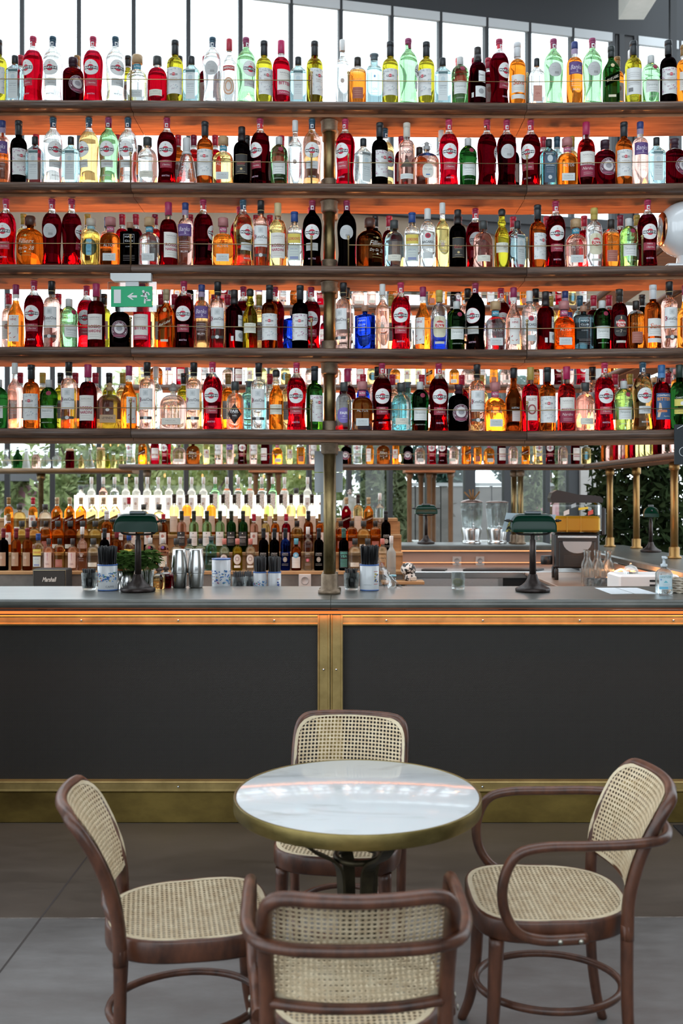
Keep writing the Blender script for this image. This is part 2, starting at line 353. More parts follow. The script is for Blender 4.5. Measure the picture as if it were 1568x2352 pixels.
def bushy(name, label, px, Y, z0, z1, rx, n, sz, mat, seed, catg='tree', lobes=9, group=None):
    rnd = random.Random(seed); X = PX(px, Y); t = thing(name, label, catg, (X, Y, -.02), group=group)
    L = [(rnd.uniform(-rx, rx)*.75, rnd.uniform(-.8, .8)*rx*.6, rnd.uniform(z0, z1), rnd.uniform(.35, .6)*min(rx, (z1-z0)/2)) for _ in range(lobes)]
    def f(r):
        q = r.choice(L); d = Vector((r.gauss(0, 1), r.gauss(0, 1), r.gauss(0, 1))).normalized()*q[3]*(r.random()**.4); return (q[0]+d.x, q[1]+d.y, max(.1, q[2]+d.z))
    part('foliage', foliage(n, f, sz, rnd), mat, t, kind='stuff')
    b = MB().tube([(0, 0, 0), (.05, .02, z0*.6+.3), (0, 0, (z0+z1)/2)], [.09, .05], 7); part('trunk', b, M_bark, t)
    for k in range(4): q = L[k]; part('branch', MB().tube([(0, 0, z0*.5+.2), (q[0]*.5, q[1]*.5, (z0*.5+q[2])/2+.1), q[:3]], [.04, .015], 6), M_bark, t)
    return t
def cypress(px, Y, h, r, seed, label):
    rnd = random.Random(seed); t = thing('cypress_tree', label, 'tree', (PX(px, Y), Y, -.02), group='slim cypress trees in the garden')
    def f(q):
        z = .15+h*q.random(); k = r*(1-((z-.15)/h)**2.2)*(.55+.5*q.random()); a = q.random()*2*pi; return (k*cos(a), k*sin(a), z)
    part('foliage', foliage(2600, f, .10, rnd), leafmat('cypress_leaf', (.10, .14, .06), (.30, .34, .20)), t, kind='stuff')
    part('trunk', MB().tube([(0, 0, 0), (0, 0, h*.8)], [.07, .02], 7), M_bark, t)
ML1 = leafmat('leaf_light', (.26, .33, .10), (.66, .70, .38)); ML2 = leafmat('leaf_mid', (.15, .22, .08), (.48, .55, .28)); ML3 = leafmat('leaf_dark', (.03, .06, .03), (.10, .15, .07)); ML4 = leafmat('leaf_blue', (.06, .12, .10), (.18, .28, .24))
bushy('garden_tree', 'pale green leafy tree seen behind the lit clear bottles', 420, 20.5, .8, 3.6, 2.6, 3800, .13, ML1, 3, lobes=16)
bushy('garden_tree', 'mid-green tree behind the window left of the green lamp', 215, 21, .9, 3.4, 1.3, 2200, .12, ML2, 4)
bushy('garden_tree', 'pale tree behind the brass post', 700, 24, .3, 3.4, 1.5, 2600, .12, ML1, 5)
bushy('garden_tree', 'dusty green tree at the far left window', 80, 22, .3, 2.6, .8, 1300, .11, ML2, 6)
bushy('garden_tree', 'blue-green tree above the grey fence by the drink dispensers', 1010, 25, 2.1, 4.4, 2.6, 3400, .15, ML4, 7, lobes=14)
bushy('garden_tree', 'blue-green tree above the grey fence behind the juice machine', 1260, 25.5, 2.2, 4.4, 2.0, 2600, .15, ML4, 8)
rh = random.Random(17); t = thing('garden_hedge', 'long loose green hedge closing the garden behind the left windows', 'hedge', (0, 25.5, -.02))
part('foliage', foliage(4200, lambda r: (r.uniform(-11, 1.6), r.uniform(-.5, .5), 2.7*r.random()+.1), .17, rh), ML2, t, kind='stuff')
for k in range(8): part('stem', MB().tube([(-10.5+1.6*k, 0, 0), (-10.5+1.6*k, .1, 2.2)], [.06, .02], 6), M_bark, t)
cypress(862, 19.5+.4, 4.2, .34, 11, 'slim cypress seen through the middle window right of the brass post')
cypress(1222, 20.2, 4.1, .36, 12, 'slim cypress in front of the pink banner in the garden')
cypress(1300, 21.6, 4.3, .3, 13, 'slim cypress beside the dark window frame over the juice machine')
cypress(905, 18.9, 3.8, .3, 14, 'slim cypress behind the dark mullion left of the fence')
Yf = 23.0; t = thing('garden_fence', 'grey panel fence with pale top rail behind the far windows', 'fence', (0, Yf, -.02))
x0, x1 = PX(895, Yf), PX(1420, Yf); k = 9
for i in range(k):
    xa, xb = x0+(x1-x0)*i/k, x0+(x1-x0)*(i+1)/k
    part('panel', MB().box(xa+.012, xb-.012, -.03, .03, .05, 1.84), noisy('fence_grey', (.17, .16, .15), (.26, .245, .23), 1.5, (1, 1, 3), .8), t)
    part('post', MB().box(xa-.03, xa+.03, .03, .1, 0, 1.9), M_dark, t)
part('top_rail', MB().box(x0, x1, -.06, .06, 1.85, 1.93), flat('pale_grey', (.5, .52, .53), .6), t)
Yb = 20.0; t = thing('garden_banner', 'pink banner board standing beside the cypress in the garden', 'banner', (PX(1238, Yb+.9), Yb+.9, -.02))
part('board', MB().box(-.42, .42, -.02, .02, .35, 1.47), noisy('banner_pink', (.75, .12, .2), (.85, .62, .62), 4, (1, 1, 1), .6), t)
for s in (-1, 1): part('leg', MB().box(s*.38-.02, s*.38+.02, .02, .05, 0, 1.4), M_dark, t)
Ym = 22.0; t = thing('painted_hoarding', 'hoarding with blurred pink, blue and cream shapes at the left window', 'hoarding', (PX(60, Ym), Ym, -.02))
mm = noisy('hoarding_paint', (.55, .10, .30), (.16, .25, .42), .9, (1, 1, 1), .7, c3=(.50, .44, .38), detail=2)
part('board', MB().box(-2.4, 1.9, -.03, .03, .2, 1.9), mm, t)
part('cream_disc', MB().lathe([(.42, 0), (.42, .03)], 24).xf(lambda p: Vector((p.x-.35, -p.z-.03, p.y+.85))), flat('cream_paint', (.55, .47, .38), .7), t)
part('roof_edge', MB().box(-2.5, 2.0, -.5, .1, 1.95, 2.15), flat('grey_roof', (.12, .12, .13), .8), t)
# pale benches seen through the glass
for i, px in enumerate((925, 1140)):
    t = thing('garden_bench', ('pale bench outside behind the small far lamp', 'pale bench outside behind the two drink dispensers')[i], 'bench', (PX(px, 21.8), 21.8, -.02))
    part('seat', MB().bbox(-.6, .6, -.2, .2, .55, .62), M_white, t)
    for s in (-1, 1): part('leg', MB().box(s*.5-.04, s*.5+.04, -.15, .15, 0, .55), M_white, t)

# ------------------------------------------------------------------ the bar: front, counter
YF = 4.73; CT = 1.09                         # bar front plane, counter height
XL, XR = -2.75, 2.75
def mesh_mat():
    m, nt, out = newmat('expanded_metal'); L = nt.links.new
    tc = N(nt, 'ShaderNodeTexCoord'); sx = N(nt, 'ShaderNodeSeparateXYZ'); L(tc.outputs['Object'], sx.inputs[0])
    def mth(op, a, b=None):
        n = N(nt, 'ShaderNodeMath', operation=op)
        for i, q in enumerate((a, b)):
            if q is None: continue
            if isinstance(q, (int, float)): n.inputs[i].default_value = q
            else: L(q, n.inputs[i])
        return n.outputs[0]
    u = mth('MULTIPLY', sx.outputs[0], 1/.0106); v = mth('MULTIPLY', sx.outputs[2], 1/.0076)
    def cell(u, v):
        fu = mth('ABSOLUTE', mth('SUBTRACT', mth('FRACT', u), .5)); fv = mth('ABSOLUTE', mth('SUBTRACT', mth('FRACT', v), .5)); return mth('ADD', fu, fv)
    d = mth('MINIMUM', cell(u, v), cell(mth('ADD', u, .5), mth('ADD', v, .5)))
    rp = N(nt, 'ShaderNodeValToRGB'); e = rp.color_ramp.elements; e[0].position = .31; e[0].color = (.003, .003, .003, 1); e[1].position = .38; e[1].color = (.038, .031, .024, 1)
    L(d, rp.inputs[0]); bp = N(nt, 'ShaderNodeBump', i_Strength=.7, i_Distance=.002); L(d, bp.inputs['Height'])
    p = N(nt, 'ShaderNodeBsdfPrincipled', i_Roughness=.6); L(rp.outputs[0], p.inputs[0]); L(bp.outputs[0], p.inputs['Normal']); L(p.outputs[0], out.inputs[0]); return m
M_mesh = mesh_mat()
t = thing('bar_facade', 'brass framed bar front with dark expanded metal panels and brass plinth', 'bar front', (0, YF, 0))
zt = PZ(1411, YF); zf = PZ(1437, YF); zb1 = PZ(1793, YF); zb0 = PZ(1819, YF)
xc = PX(758, YF); hw = .061
body = part('carcass', MB().box(XL, XR, .05, .12, .02, 1.0), M_black, t)
def frame_bar(b, x0, x1, z0, z1, horiz, mit0=0, mit1=0):
    """moulded brass strip: stepped profile"""
    if horiz:
        h = z1-z0
        prof = [(0, -.004), (.12*h, -.012), (.2*h, -.012), (.27*h, -.007), (.78*h, -.007), (.85*h, -.013), (h, -.010)]
        vs = []; 
        for xx, mt, sg in ((x0, mit0, 1), (x1, mit1, -1)):
            for dz, dy in prof: 
                k = dz if mt < 0 else (h-dz)
                vs.append((xx+sg*(k if mt else 0)*0+ (sg*(h-dz)*mt), dy, z0+dz))
            vs += [(xx+sg*(h-0)*mt, .05, z0), (xx, .05, z1)]
        n = 9
        b.add(vs, [(i, i+1, n+i+1, n+i) if False else (i, n+i, n+i+1, i+1) for i in range(6)]+[(6, 15, 17, 8), (0, 7, 16, 9)])
    else:
        w = x1-x0; prof = [(0, -.010), (.10*w, -.014), (.18*w, -.008), (.8*w, -.008), (.86*w, -.013), (w, -.013)]
        vs = [(x0+dx, dy, z) for z in (z0, z1) for dx, dy in prof]+[(x0, .05, z0), (x1, .05, z0), (x0, .05, z1), (x1, .05, z1)]
        b.add(vs, [(i, i+1, 7+i, 6+i) for i in range(5)]+[(0, 6, 14, 12), (5, 13, 15, 11)])
    return b
for nm, x0, x1 in (('L', XL, xc-hw), ('R', xc+hw, XR)):
    part('mesh_panel', MB().box(x0, x1, .028, .045, zb1-.01, zf+.01), M_mesh, t)
    part('top_frame', frame_bar(MB(), x0, x1, zf, zt, True), M_brass, t)
    part('bottom_frame', frame_bar(MB(), x0, x1, zb0, zb1, True), M_brass, t)
part('stile', frame_bar(MB(), xc-hw, xc-.0015, zb0, zt, False), M_brass, t)
part('stile', frame_bar(MB(), xc+.0015, xc+hw, zb0, zt, False), M_brass, t)
part('plinth', MB().bbox(XL, XR, -.002, .10, 0, zb0-.002, .003), noisy('plinth_brass', (.13, .085, .022), (.30, .21, .055), 3, (1, 1, 2), .48, metal=.8, rvar=.1), t)
part('cornice', MB().bbox(XL, XR, -.012, .10, zt+.001, PZ(1409, YF)+.004, .002), M_brass, t)
scr = MB().lathe([(.0062, 0), (.0056, .0025), (.003, .0042), (0, .0046)], 10).mesh('screw', M_steel)
for px, py in ((188, 1424), (410, 1424), (630, 1424), (887, 1424), (1108, 1424), (1330, 1424), (1545, 1424), (743, 1537), (772, 1537), (1107, 1806), (1326, 1806), (1548, 1806), (410, 1806), (640, 1806), (190, 1806)):
    link('screw', scr, t, (PX(px, YF), -.009, PZ(py, YF)), rot=(pi/2, 0, 0))
# LED strip tucked under the counter nose
t = thing('led_strip', 'glowing orange light strip under the front edge of the bar counter', 'light strip', (0, YF-.014, PZ(1406, YF)))
part('strip', MB().box(XL, XR, -.005, .003, -.0055, .0065), emit('led_orange', (1, .22, .045), 1.35), t)
l = bpy.data.lights.new('strip_light', 'AREA'); l.shape = 'RECTANGLE'; l.size = XR-XL; l.size_y = .008; l.energy = 4.5; l.color = (1, .26, .05); link('strip_light', l, t, (0, -.008, -.009), rot=(radians(-12), 0, 0))
part('channel', MB().box(XL, XR, .003, .010, -.012, .012), M_dark, t)
# counter slabs
M_marble = noisy('green_brown_marble', (.036, .037, .031), (.13, .125, .105), 7, (.5, 2.5, 1), .40, coat=1, c3=(.068, .070, .058)); [setattr(n.inputs['Coat Roughness'], 'default_value', .32) for n in M_marble.node_tree.nodes if n.type == 'BSDF_PRINCIPLED']
def slab(name, label, x0, x1, px_split=None):
    y0, y1, th = YF-.032, 5.40, .05; b = MB(); r = th/2
    prof = [(y0+r-r*cos(a), CT-r+r*sin(a)) for a in [(-90+18*i)*pi/180 for i in range(11)]]
    prof = [(y1, CT-th)]+prof+[(y1, CT)]
    n = len(prof); b.add([(x, y, z) for x in (x0, x1) for y, z in prof], [(i, n+i, n+(i+1) % n, (i+1) % n) for i in range(n)]+[tuple(range(n)), tuple(range(2*n-1, n-1, -1))], 0, False)
    return single(name, b, M_marble, label, 'counter')
xs = PX(759, 4.7)
slab('counter_slab', 'polished green-brown marble counter slab left of the centre joint', XL-.02, xs-.001)
slab('counter_slab', 'polished green-brown marble counter slab right of the centre joint', xs+.001, XR+.1)

# ------------------------------------------------------------------ front rack
YS0, YN, YS1 = 4.868, 4.93, 5.20
SH = [PZ(y, 4.885) for y in (233, 421, 610, 799.5, 987)]
def sag(px):
    K = [(-600, -4), (0, -4), (300, -3), (755, 0), (1210, 3), (1568, -3), (2400, -6)]
    for (a, u), (b, v) in zip(K, K[1:]):
        if a <= px <= b: return -(u+(v-u)*(px-a)/(b-a))*4.885/F
    return 0
ORD = ['topmost', 'second', 'third', 'fourth', 'lowest']
TH = .046
def board(b, xa, za, xb, zb, y0, y1, th):
    b.add([(x, y, z-d) for d in (th, 0) for x, z in ((xa, za), (xb, zb)) for y in (y0, y1)], [(0, 1, 3, 2), (4, 6, 7, 5), (0, 2, 6, 4), (1, 5, 7, 3), (0, 4, 5, 1), (2, 3, 7, 6)])
def nose(b, xa, za, xb, zb, y0, y1, th):
    r = th/2; pr = [(y1, -th)]+[(y0+r-r*cos(a), -r+r*sin(a)) for a in [(-90+20*i)*pi/180 for i in range(10)]]+[(y1, 0)]
    n = len(pr); b.add([(x, y, z+dz) for x, z in ((xa, za), (xb, zb)) for y, dz in pr], [(i, n+i, n+(i+1) % n, (i+1) % n) for i in range(n)]+[tuple(range(n)), tuple(range(2*n-1, n-1, -1))], 0, True)
    for k in (-1, -2): b.sm[k] = False
SEG = [(-240, 299.4), (300.6, 1209.4), (1210.6, 1810)]
for i, z in enumerate(SH):
    t = thing('bar_shelf', '%s wooden bar shelf in front with dark rounded edge and brass rail' % ORD[i], 'shelf', (0, 0, z), group='front rack shelves')
    for p0, p1 in SEG:
        xa, xb = PX(p0, YS0), PX(p1, YS0)
        b = MB(); nose(b, xa, sag(p0+1), xb, sag(p1-1), YS0, YN, TH); part('edge_nosing', b, M_oak, t)
        b = MB(); board(b, xa, sag(p0+1)-.0005, xb, sag(p1-1)-.0005, YN+.0005, YS1, TH+.014); part('plank', b, M_board, t)
    yr = YS0+.014; posts = [-120, 300, 715, 800, 1210, 1475 if i == 2 else 1640]
    for px in posts:
        x = PX(px, yr); b = MB().lathe([(.0042, 0), (.0042, .128), (.006, .130), (.006, .134), (.0025, .137), (.0075, .141), (.0075, .147), (.004, .152), (0, .153)], 10)
        part('rail_post', b, M_rail, t, loc=(x, yr, sag(px)-.001))
    for a, c in ((-200, 300), (300, 715), (800, 1210), (1210, posts[-1])):
        b = MB().tube([(PX(a, yr), yr-.002, sag(a)+.103), (PX(c, yr), yr-.002, sag(c)+.103)], .0021, 6); part('rail_rod', b, M_rail, t)
def fitting(b, z0, z1, r=.0425, mat=1):
    b.lathe([(.031, z0), (r*.94, z0), (r, z0+.004), (r, z1-.004), (r*.94, z1), (.031, z1)], 20, mat)
def rackpost(X, Y, label, seen=True):
    t = thing('rack_post', label, 'post', (X, Y, CT+.0005))
    z = lambda q: q-CT-.0005
    segs = [(CT+.0005, SH[4]-TH-.015)]+[(SH[k]+.001, SH[k-1]-TH-.015) for k in (4, 3, 2, 1)]
    for k, (a, c) in enumerate(segs):
        part('pipe', MB().lathe([(.0301, z(a)+.002), (.0301, z(c)-.002)], 20), M_pipe, t)
        b = MB(); b.lathe([(.030, z(c)-.058), (.036, z(c)-.058), (.0425, z(c)-.050), (.0425, z(c)-.006), (.046, z(c)-.004), (.046, z(c)-.001), (.03, z(c)-.001)], 20); part('collar', b, M_fit, t)
        b = MB()
        if k == 0: b.lathe([(.030, .0), (.058, .0), (.058, .016), (.053, .020), (.049, .022), (.0425, .026), (.0425, .098), (.039, .102), (.030, .102)], 24)
        else: b.lathe([(.030, z(a)), (.044, z(a)), (.0425, z(a)+.004), (.0425, z(a)+.046), (.038, z(a)+.050), (.030, z(a)+.050)], 20)
        part('base_cup', b, M_fit, t)
    part('finial', MB().lathe([(.036, z(SH[0])+.001), (.036, z(SH[0])+.018), (.030, z(SH[0])+.026), (0, z(SH[0])+.028)], 20), M_fit, t)
rackpost(PX(756, 4.99), 4.99, 'brass pipe post carrying the shelves at the middle of the bar')
rackpost(PX(758, 5.12), 5.125, 'second brass pipe post hidden close behind the middle one')
rackpost(-2.05, 4.99, 'brass pipe post at the left end of the front rack'); rackpost(2.1, 4.99, 'brass pipe post at the right end of the front rack')

# ------------------------------------------------------------------ bottles
def smoothstep(t): return t*t*(3-2*t)
def shoulder(R_, z0, rn, z1, n0, k=6, p=1.0):
    out = []
    for i in range(k+1):
        t = i/k; a = t*pi/2
        r = rn+(R_-rn)*(cos(a)**p if p else 1-smoothstep(t)); z = z0+(z1-z0)*(sin(a) if p else t)
        out.append((r, z, n0+(2-n0)*min(1, t*1.1)))
    return out
def sprof(R_, H, zs, zn, rn, zc, n=2, p=1.0, taper=1.0):
    return [(1e-6, .004, n), (R_*taper*.88, .0, n), (R_*taper, .006, n), (R_*(taper+1)/2, zs*.5, n), (R_, zs-.002, n)]+shoulder(R_, zs, rn, zn, n, p=p)+[(rn, zc, 2), (1e-6, zc, 2)]
def capm(b, rn, z0, z1, mat=0, k=1.12, step=None):
    r = rn*k; b.lathe([(r*.9, z0), (r, z0+.001), (r, z1-.003), (r*.93, z1), (1e-6, z1)], 14, mat)
    if step: b.lathe([(r*1.05, step), (r*1.05, z1-.003), (r, z1+.0005), (1e-6, z1+.0005)], 14, mat)
class Lab:
    """print wrapped on a bottle: u along the surface from the front, z up"""
    def __init__(s, prof, ax=1, ay=1, rot=0):
        s.p = prof; s.ax = ax; s.ay = ay; s.mats = []; s.k = 0; s.rot = rot; s.sheets = []; s.b = None
    def rad(s, z):
        p = s.p
        for a, c in zip(p[2:], p[3:]):
            if a[1] <= z <= c[1] and c[1] > a[1]: t = (z-a[1])/(c[1]-a[1]); return a[0]+(c[0]-a[0])*t, a[2]+(c[2]-a[2])*t if len(a) > 2 and len(c) > 2 else 2
        return p[3][0], (p[3][2] if len(p[3]) > 2 else 2)
    def pt(s, u, z, off):
        r, n = s.rad(z)
        if n > 3: 
            x = u; k = r*(max(0, 1-abs(x/(r*s.ax))**n))**(1/n) if abs(x) < r*s.ax else 0; y = -(k*s.ay+off)
        else: th = u/(r*max(.6, s.ax)); x = s.ax*(r+off)*sin(th); y = -s.ay*(r+off)*cos(th)
        if s.rot: x, y = x*cos(s.rot)-y*sin(s.rot), x*sin(s.rot)+y*cos(s.rot)
        return (x, y, z)
    def mi(s, c, rough=.55):
        m = c if not isinstance(c, tuple) else lab(c, rough)
        if m not in s.mats: s.mats.append(m)
        return s.mats.index(m)
    def off(s, u0, u1, z0, z1):
        """print that touches an earlier sheet joins it, else it is a label of its own"""
        s.k += 1
        for q in s.sheets:
            if u0 < q[1]+.004 and u1 > q[0]-.004 and z0 < q[3]+.004 and z1 > q[2]-.004:
                q[0], q[1], q[2], q[3] = min(q[0], u0), max(q[1], u1), min(q[2], z0), max(q[3], z1); s.b = q[4]; break
        else: s.b = MB(); s.sheets.append([u0, u1, z0, z1, s.b])
        return .0005+.00022*min(s.k, 14)+.000004*s.k
    def rect(s, u0, u1, z0, z1, c, nu=10, nz=5):
        o = s.off(u0, u1, z0, z1); vs = [s.pt(u0+(u1-u0)*i/nu, z0+(z1-z0)*j/nz, o) for j in range(nz+1) for i in range(nu+1)]
        s.b.add(vs, [(j*(nu+1)+i, j*(nu+1)+i+1, (j+1)*(nu+1)+i+1, (j+1)*(nu+1)+i) for j in range(nz) for i in range(nu)], s.mi(c), True); return s
    def band(s, z0, z1, c): r = s.rad((z0+z1)/2)[0]; return s.rect(-r*1.6, r*1.6, z0, z1, c, 16, 2)
    def disc(s, uc, zc, ru, rz, c, seg=22, n=2):
        o = s.off(uc-ru, uc+ru, zc-rz, zc+rz); vs = [s.pt(uc, zc, o)]
        for k in (1, 2, 3):
            for i in range(seg):
                a = 2*pi*i/seg; q = 1 if n == 2 else 1/((abs(cos(a))**n+abs(sin(a))**n)**(1/n)); vs.append(s.pt(uc+ru*k/3*q*cos(a), zc+rz*k/3*q*sin(a), o))
        fs = [(0, 1+i, 1+(i+1) % seg) for i in range(seg)]
        for k in (0, 1): fs += [(1+k*seg+i, 1+(k+1)*seg+i, 1+(k+1)*seg+(i+1) % seg, 1+k*seg+(i+1) % seg) for i in range(seg)]
        s.b.add(vs, fs, s.mi(c), True); return s
    def poly(s, pts, c): 
        o = s.off(min(q[0] for q in pts), max(q[0] for q in pts), min(q[1] for q in pts), max(q[1] for q in pts)); s.b.add([s.pt(u, z, o) for u, z in pts], [tuple(range(len(pts)))], s.mi(c)); return s
    def text(s, st, uc, zc, w, h, c, shear=0, bold=.0):
        o = s.off(uc-w/2, uc+w/2, zc-h/2, zc+h/2); flat_text(s.b, st, uc, zc, w, h, lambda u, z: s.pt(u, z, o), s.mi(c), shear, bold); return s
    def lines(s, u0, u1, zs, c, h=.0014):
        for z in zs: s.rect(u0, u1, z, z+h, c, 6, 1)
        return s
    def orn(s, u0, u1, z0, z1, cols, n, seed=1, r=.002):
        rnd = random.Random(seed)
        for i in range(n): s.disc(rnd.uniform(u0, u1), rnd.uniform(z0, z1), r*rnd.uniform(.5, 1.6), r*rnd.uniform(.5, 1.6), rnd.choice(cols), 7)
        return s

VP = [(1e-6, .004, 2), (.040, 0, 2), (.0455, .004, 2), (.0450, .020, 2), (.0405, .055, 2), (.0395, .075, 2), (.0415, .11, 2), (.0455, .17, 2), (.0470, .205, 2), (.0455, .225, 2), (.0405, .246, 2), (.031, .264, 2), (.020, .277, 2), (.0148, .288, 2), (.0140, .300, 2), (.0140, .330, 2), (1e-6, .330, 2)]
def lab_verm(col, back):
    L = Lab(VP); w = (.55, .56, .56) if back else WHT
    nc = {'r': RED, 'd': RED, 'k': BURG, 'g': BURG}.get(col, NAVY)
    L.band(.292, .318, nc); L.rect(-.007, .007, .295, .315, (.75, .78, .8)); L.disc(.001, .304, .004, .006, nc, 10)
    if back:
        L.disc(0, .172, .034, .036, w); L.text('MARTINI', -.008, .185, .016, .004, (.3, .3, .3)); L.lines(-.02, .018, (.176, .168), (.42, .42, .42)); L.rect(-.004, .016, .15, .162, (.35, .35, .35))
        return L
    L.disc(0, .172, .0385, .0395, (.55, .05, .06) if col in 'rdk' else (.62, .64, .64)); L.disc(0, .172, .0372, .0382, WHT)
    L.disc(0, .170, .0155, .0160, (.66, .03, .07)); L.rect(-.0335, .0335, .1628, .1772, BLK, 14, 2)
    L.text('MARTINI', 0, .170, .062, .0098, (.9, .9, .9), bold=.03)
    L.disc(0, .194, .004, .004, (.7, .5, .45), 8)
    pc = {'r': (.55, .06, .09), 'd': (.36, .03, .06), 'k': (.50, .50, .48)}.get(col, (.66, .68, .68))
    L.rect(-.029, .029, .080, .118, pc, 10, 4); tc = (.85, .75, .75) if col in 'rd' else (.35, .33, .33)
    L.text({'r': 'FIERO', 'd': 'FIERO', 'c': 'BIANCO', 'g': 'EXTRA DRY', 'a': 'BIANCO'}.get(col, 'ROSSO'), 0, .111, .026, .0055, tc)
    L.text('L\'Aperitivo', .003, .094, .036, .011, tc, .3); L.text('MARTINI', 0, .038, .034, .009, (.5, .32, .42) if col in 'rdk' else (.5, .54, .54), bold=.02)
    return L

# each type: (category, height, builder(col, back) -> profile, ax, ay, cap list, Lab, what it looks like)
def T_V(c, bk):
    cc = {'r': (.50, .03, .10), 'd': (.36, .02, .08), 'k': (.28, .02, .07), 'g': (.30, .05, .14)}.get(c, (.03, .09, .14))
    cap = MB(); capm(cap, .0140, .315, .343, step=.327); return VP, 1, 1, [(cap, cc)], lab_verm(c, bk)
def T_W(c, bk):
    P = sprof(.0375, .325, .195, .238, .0145, .318); cap = MB(); capm(cap, .0145, .252, .325, step=.300); L = Lab(P)
    w = (.80, .81, .80); L.rect(-.042, .042, .042, .176, w, 14, 3)
    if bk: L.lines(-.03, .02, (.15, .14, .13, .10, .09), (.4, .4, .4)); L.rect(-.03, -.01, .055, .075, (.2, .2, .2))
    else:
        oc = [(.45, .16, .32), (.55, .35, .45), (.62, .5, .55)] if c in 'knd' else [(.45, .55, .6), (.60, .63, .65), (.55, .45, .5)]
        L.orn(-.040, -.026, .05, .172, oc, 26, 3); L.orn(.026, .040, .05, .172, oc, 26, 4); L.orn(-.024, .024, .158, .172, oc, 14, 5); L.orn(-.02, .02, .06, .09, oc, 16, 6)
        L.disc(0, .139, .0075, .0075, RED, 14); L.rect(-.016, .016, .1358, .1424, BLK, 6, 1); L.text('MARTINI', 0, .139, .028, .0045, (.9, .9, .9), bold=.03)
        L.text('RISERVA', 0, .118, .030, .006, (.5, .4, .35)); L.text('SPECIALE', 0, .108, .030, .005, (.5, .4, .35))
    return P, 1, 1, [(cap, (.02, .025, .03))], L
def T_B(c, bk):
    P = sprof(.037, .245, .165, .205, .013, .222, n=7, p=0); cap = MB(); capm(cap, .0135, .205, .245, k=1.2); L = Lab(P, 1.1, .8)
    if c == 'u': pass
    if c == 't':
        L.rect(-.027, .027, .018, .17, (.05, .10, .16), 4, 4); L.disc(0, .14, .014, .018, (.55, .62, .66)); L.text('BOMBAY', 0, .163, .04, .007, (.8, .85, .85)); L.text('SAPPHIRE', 0, .105, .044, .007, (.8, .85, .85)); L.lines(-.018, .018, (.09, .08, .07), (.5, .55, .6)); L.disc(0, .045, .01, .01, (.6, .65, .68))
    else:
        L.rect(-.024, .024, .02, .172, (.72, .78, .78), 4, 5); L.text('BOMBAY', 0, .150, .030, .006, (.35, .42, .45)); L.disc(0, .128, .011, .014, (.55, .66, .70)); L.text('LONDON', 0, .094, .034, .006, (.3, .36, .4)); L.text('DRY GIN', 0, .083, .034, .006, (.3, .36, .4)); L.lines(-.018, .018, (.07, .06, .05), (.5, .55, .56))
    return P, 1.1, .8, [(cap, (.02, .025, .03))], L
def T_T(c, bk):
    P = [(1e-6, .004, 2), (.034, 0, 2), (.0385, .005, 2), (.0385, .115, 2), (.0405, .135, 2), (.043, .148, 2), (.0405, .153, 2), (.0410, .160, 2), (.0405, .175, 2), (.035, .190, 2), (.024, .203, 2), (.0145, .210, 2), (.0140, .222, 2), (1e-6, .222, 2)]
    cap = MB(); capm(cap, .0145, .210, .250, k=1.1); L = Lab(P); L.rect(-.034, .034, .052, .112, (.78, .80, .78), 10, 3); L.band(.113, .116, (.45, .5, .45)); L.text('Tanqueray', 0, .088, .050, .013, (.25, .3, .27), .35); L.lines(-.02, .02, (.072, .062), (.4, .44, .42)); L.disc(.010, .178, .0115, .0115, (.30, .02, .06), 16); L.text('LONDON DRY GIN', 0, .03, .05, .005, (.6, .65, .6))
    return P, 1, 1, [(cap, (.62, .64, .63))], L
def T_K(c, bk):
    P = sprof(.0365, .340, .215, .258, .0135, .325); cap = MB(); capm(cap, .0138, .272, .340, step=.292); L = Lab(P)
    L.rect(-.034, .034, .098, .205, (.80, .81, .81), 10, 3); L.rect(-.012, .012, .168, .196, (.62, .65, .66)); L.disc(0, .182, .006, .008, (.5, .53, .54), 10)
    L.text('KetelOne', .004, .148, .055, .016, (.06, .05, .06)); L.rect(-.031, -.023, .137, .160, (.4, .04, .08)); L.text('K', -.0275, .148, .009, .018, (.85, .8, .78)); L.text('VODKA', 0, .130, .022, .005, (.4, .38, .4))
    L.rect(-.030, .030, .048, .062, (.06, .055, .05), 10, 1); L.disc(0, .055, .0085, .0095, (.66, .67, .67), 14); L.band(.287, .290, (.45, .40, .2))
    return P, 1, 1, [(cap, (.012, .012, .014))], L
def T_H(c, bk):
    P = sprof(.042, .225, .172, .184, .012, .200, n=9, p=0); cap = MB(); capm(cap, .0135, .195, .225, k=1.15); L = Lab(P, 1, .62)
    lc = (.62, .66, .70); 
    for u0, u1, z0, z1 in ((-.024, .024, .158, .1595), (-.024, .024, .112, .1135), (-.024, -.0228, .112, .159), (.0228, .024, .112, .159)): L.rect(u0, u1, z0, z1, lc, 3, 1)
    L.text('HAIG', 0, .146, .036, .010, lc, bold=.02); L.text('CLUB', 0, .125, .036, .010, lc, bold=.02); L.text('CLUBMAN', 0, .096, .030, .005, lc)
    if c == 'u': L.lines(.002, .034, [.02+.006*i for i in range(11)], (.10, .2, .6), .001)
    else: L.lines(-.026, .026, (.05, .042, .034, .026), (.3, .25, .24))
    return P, 1, .62, [(cap, (.42, .22, .14))], L
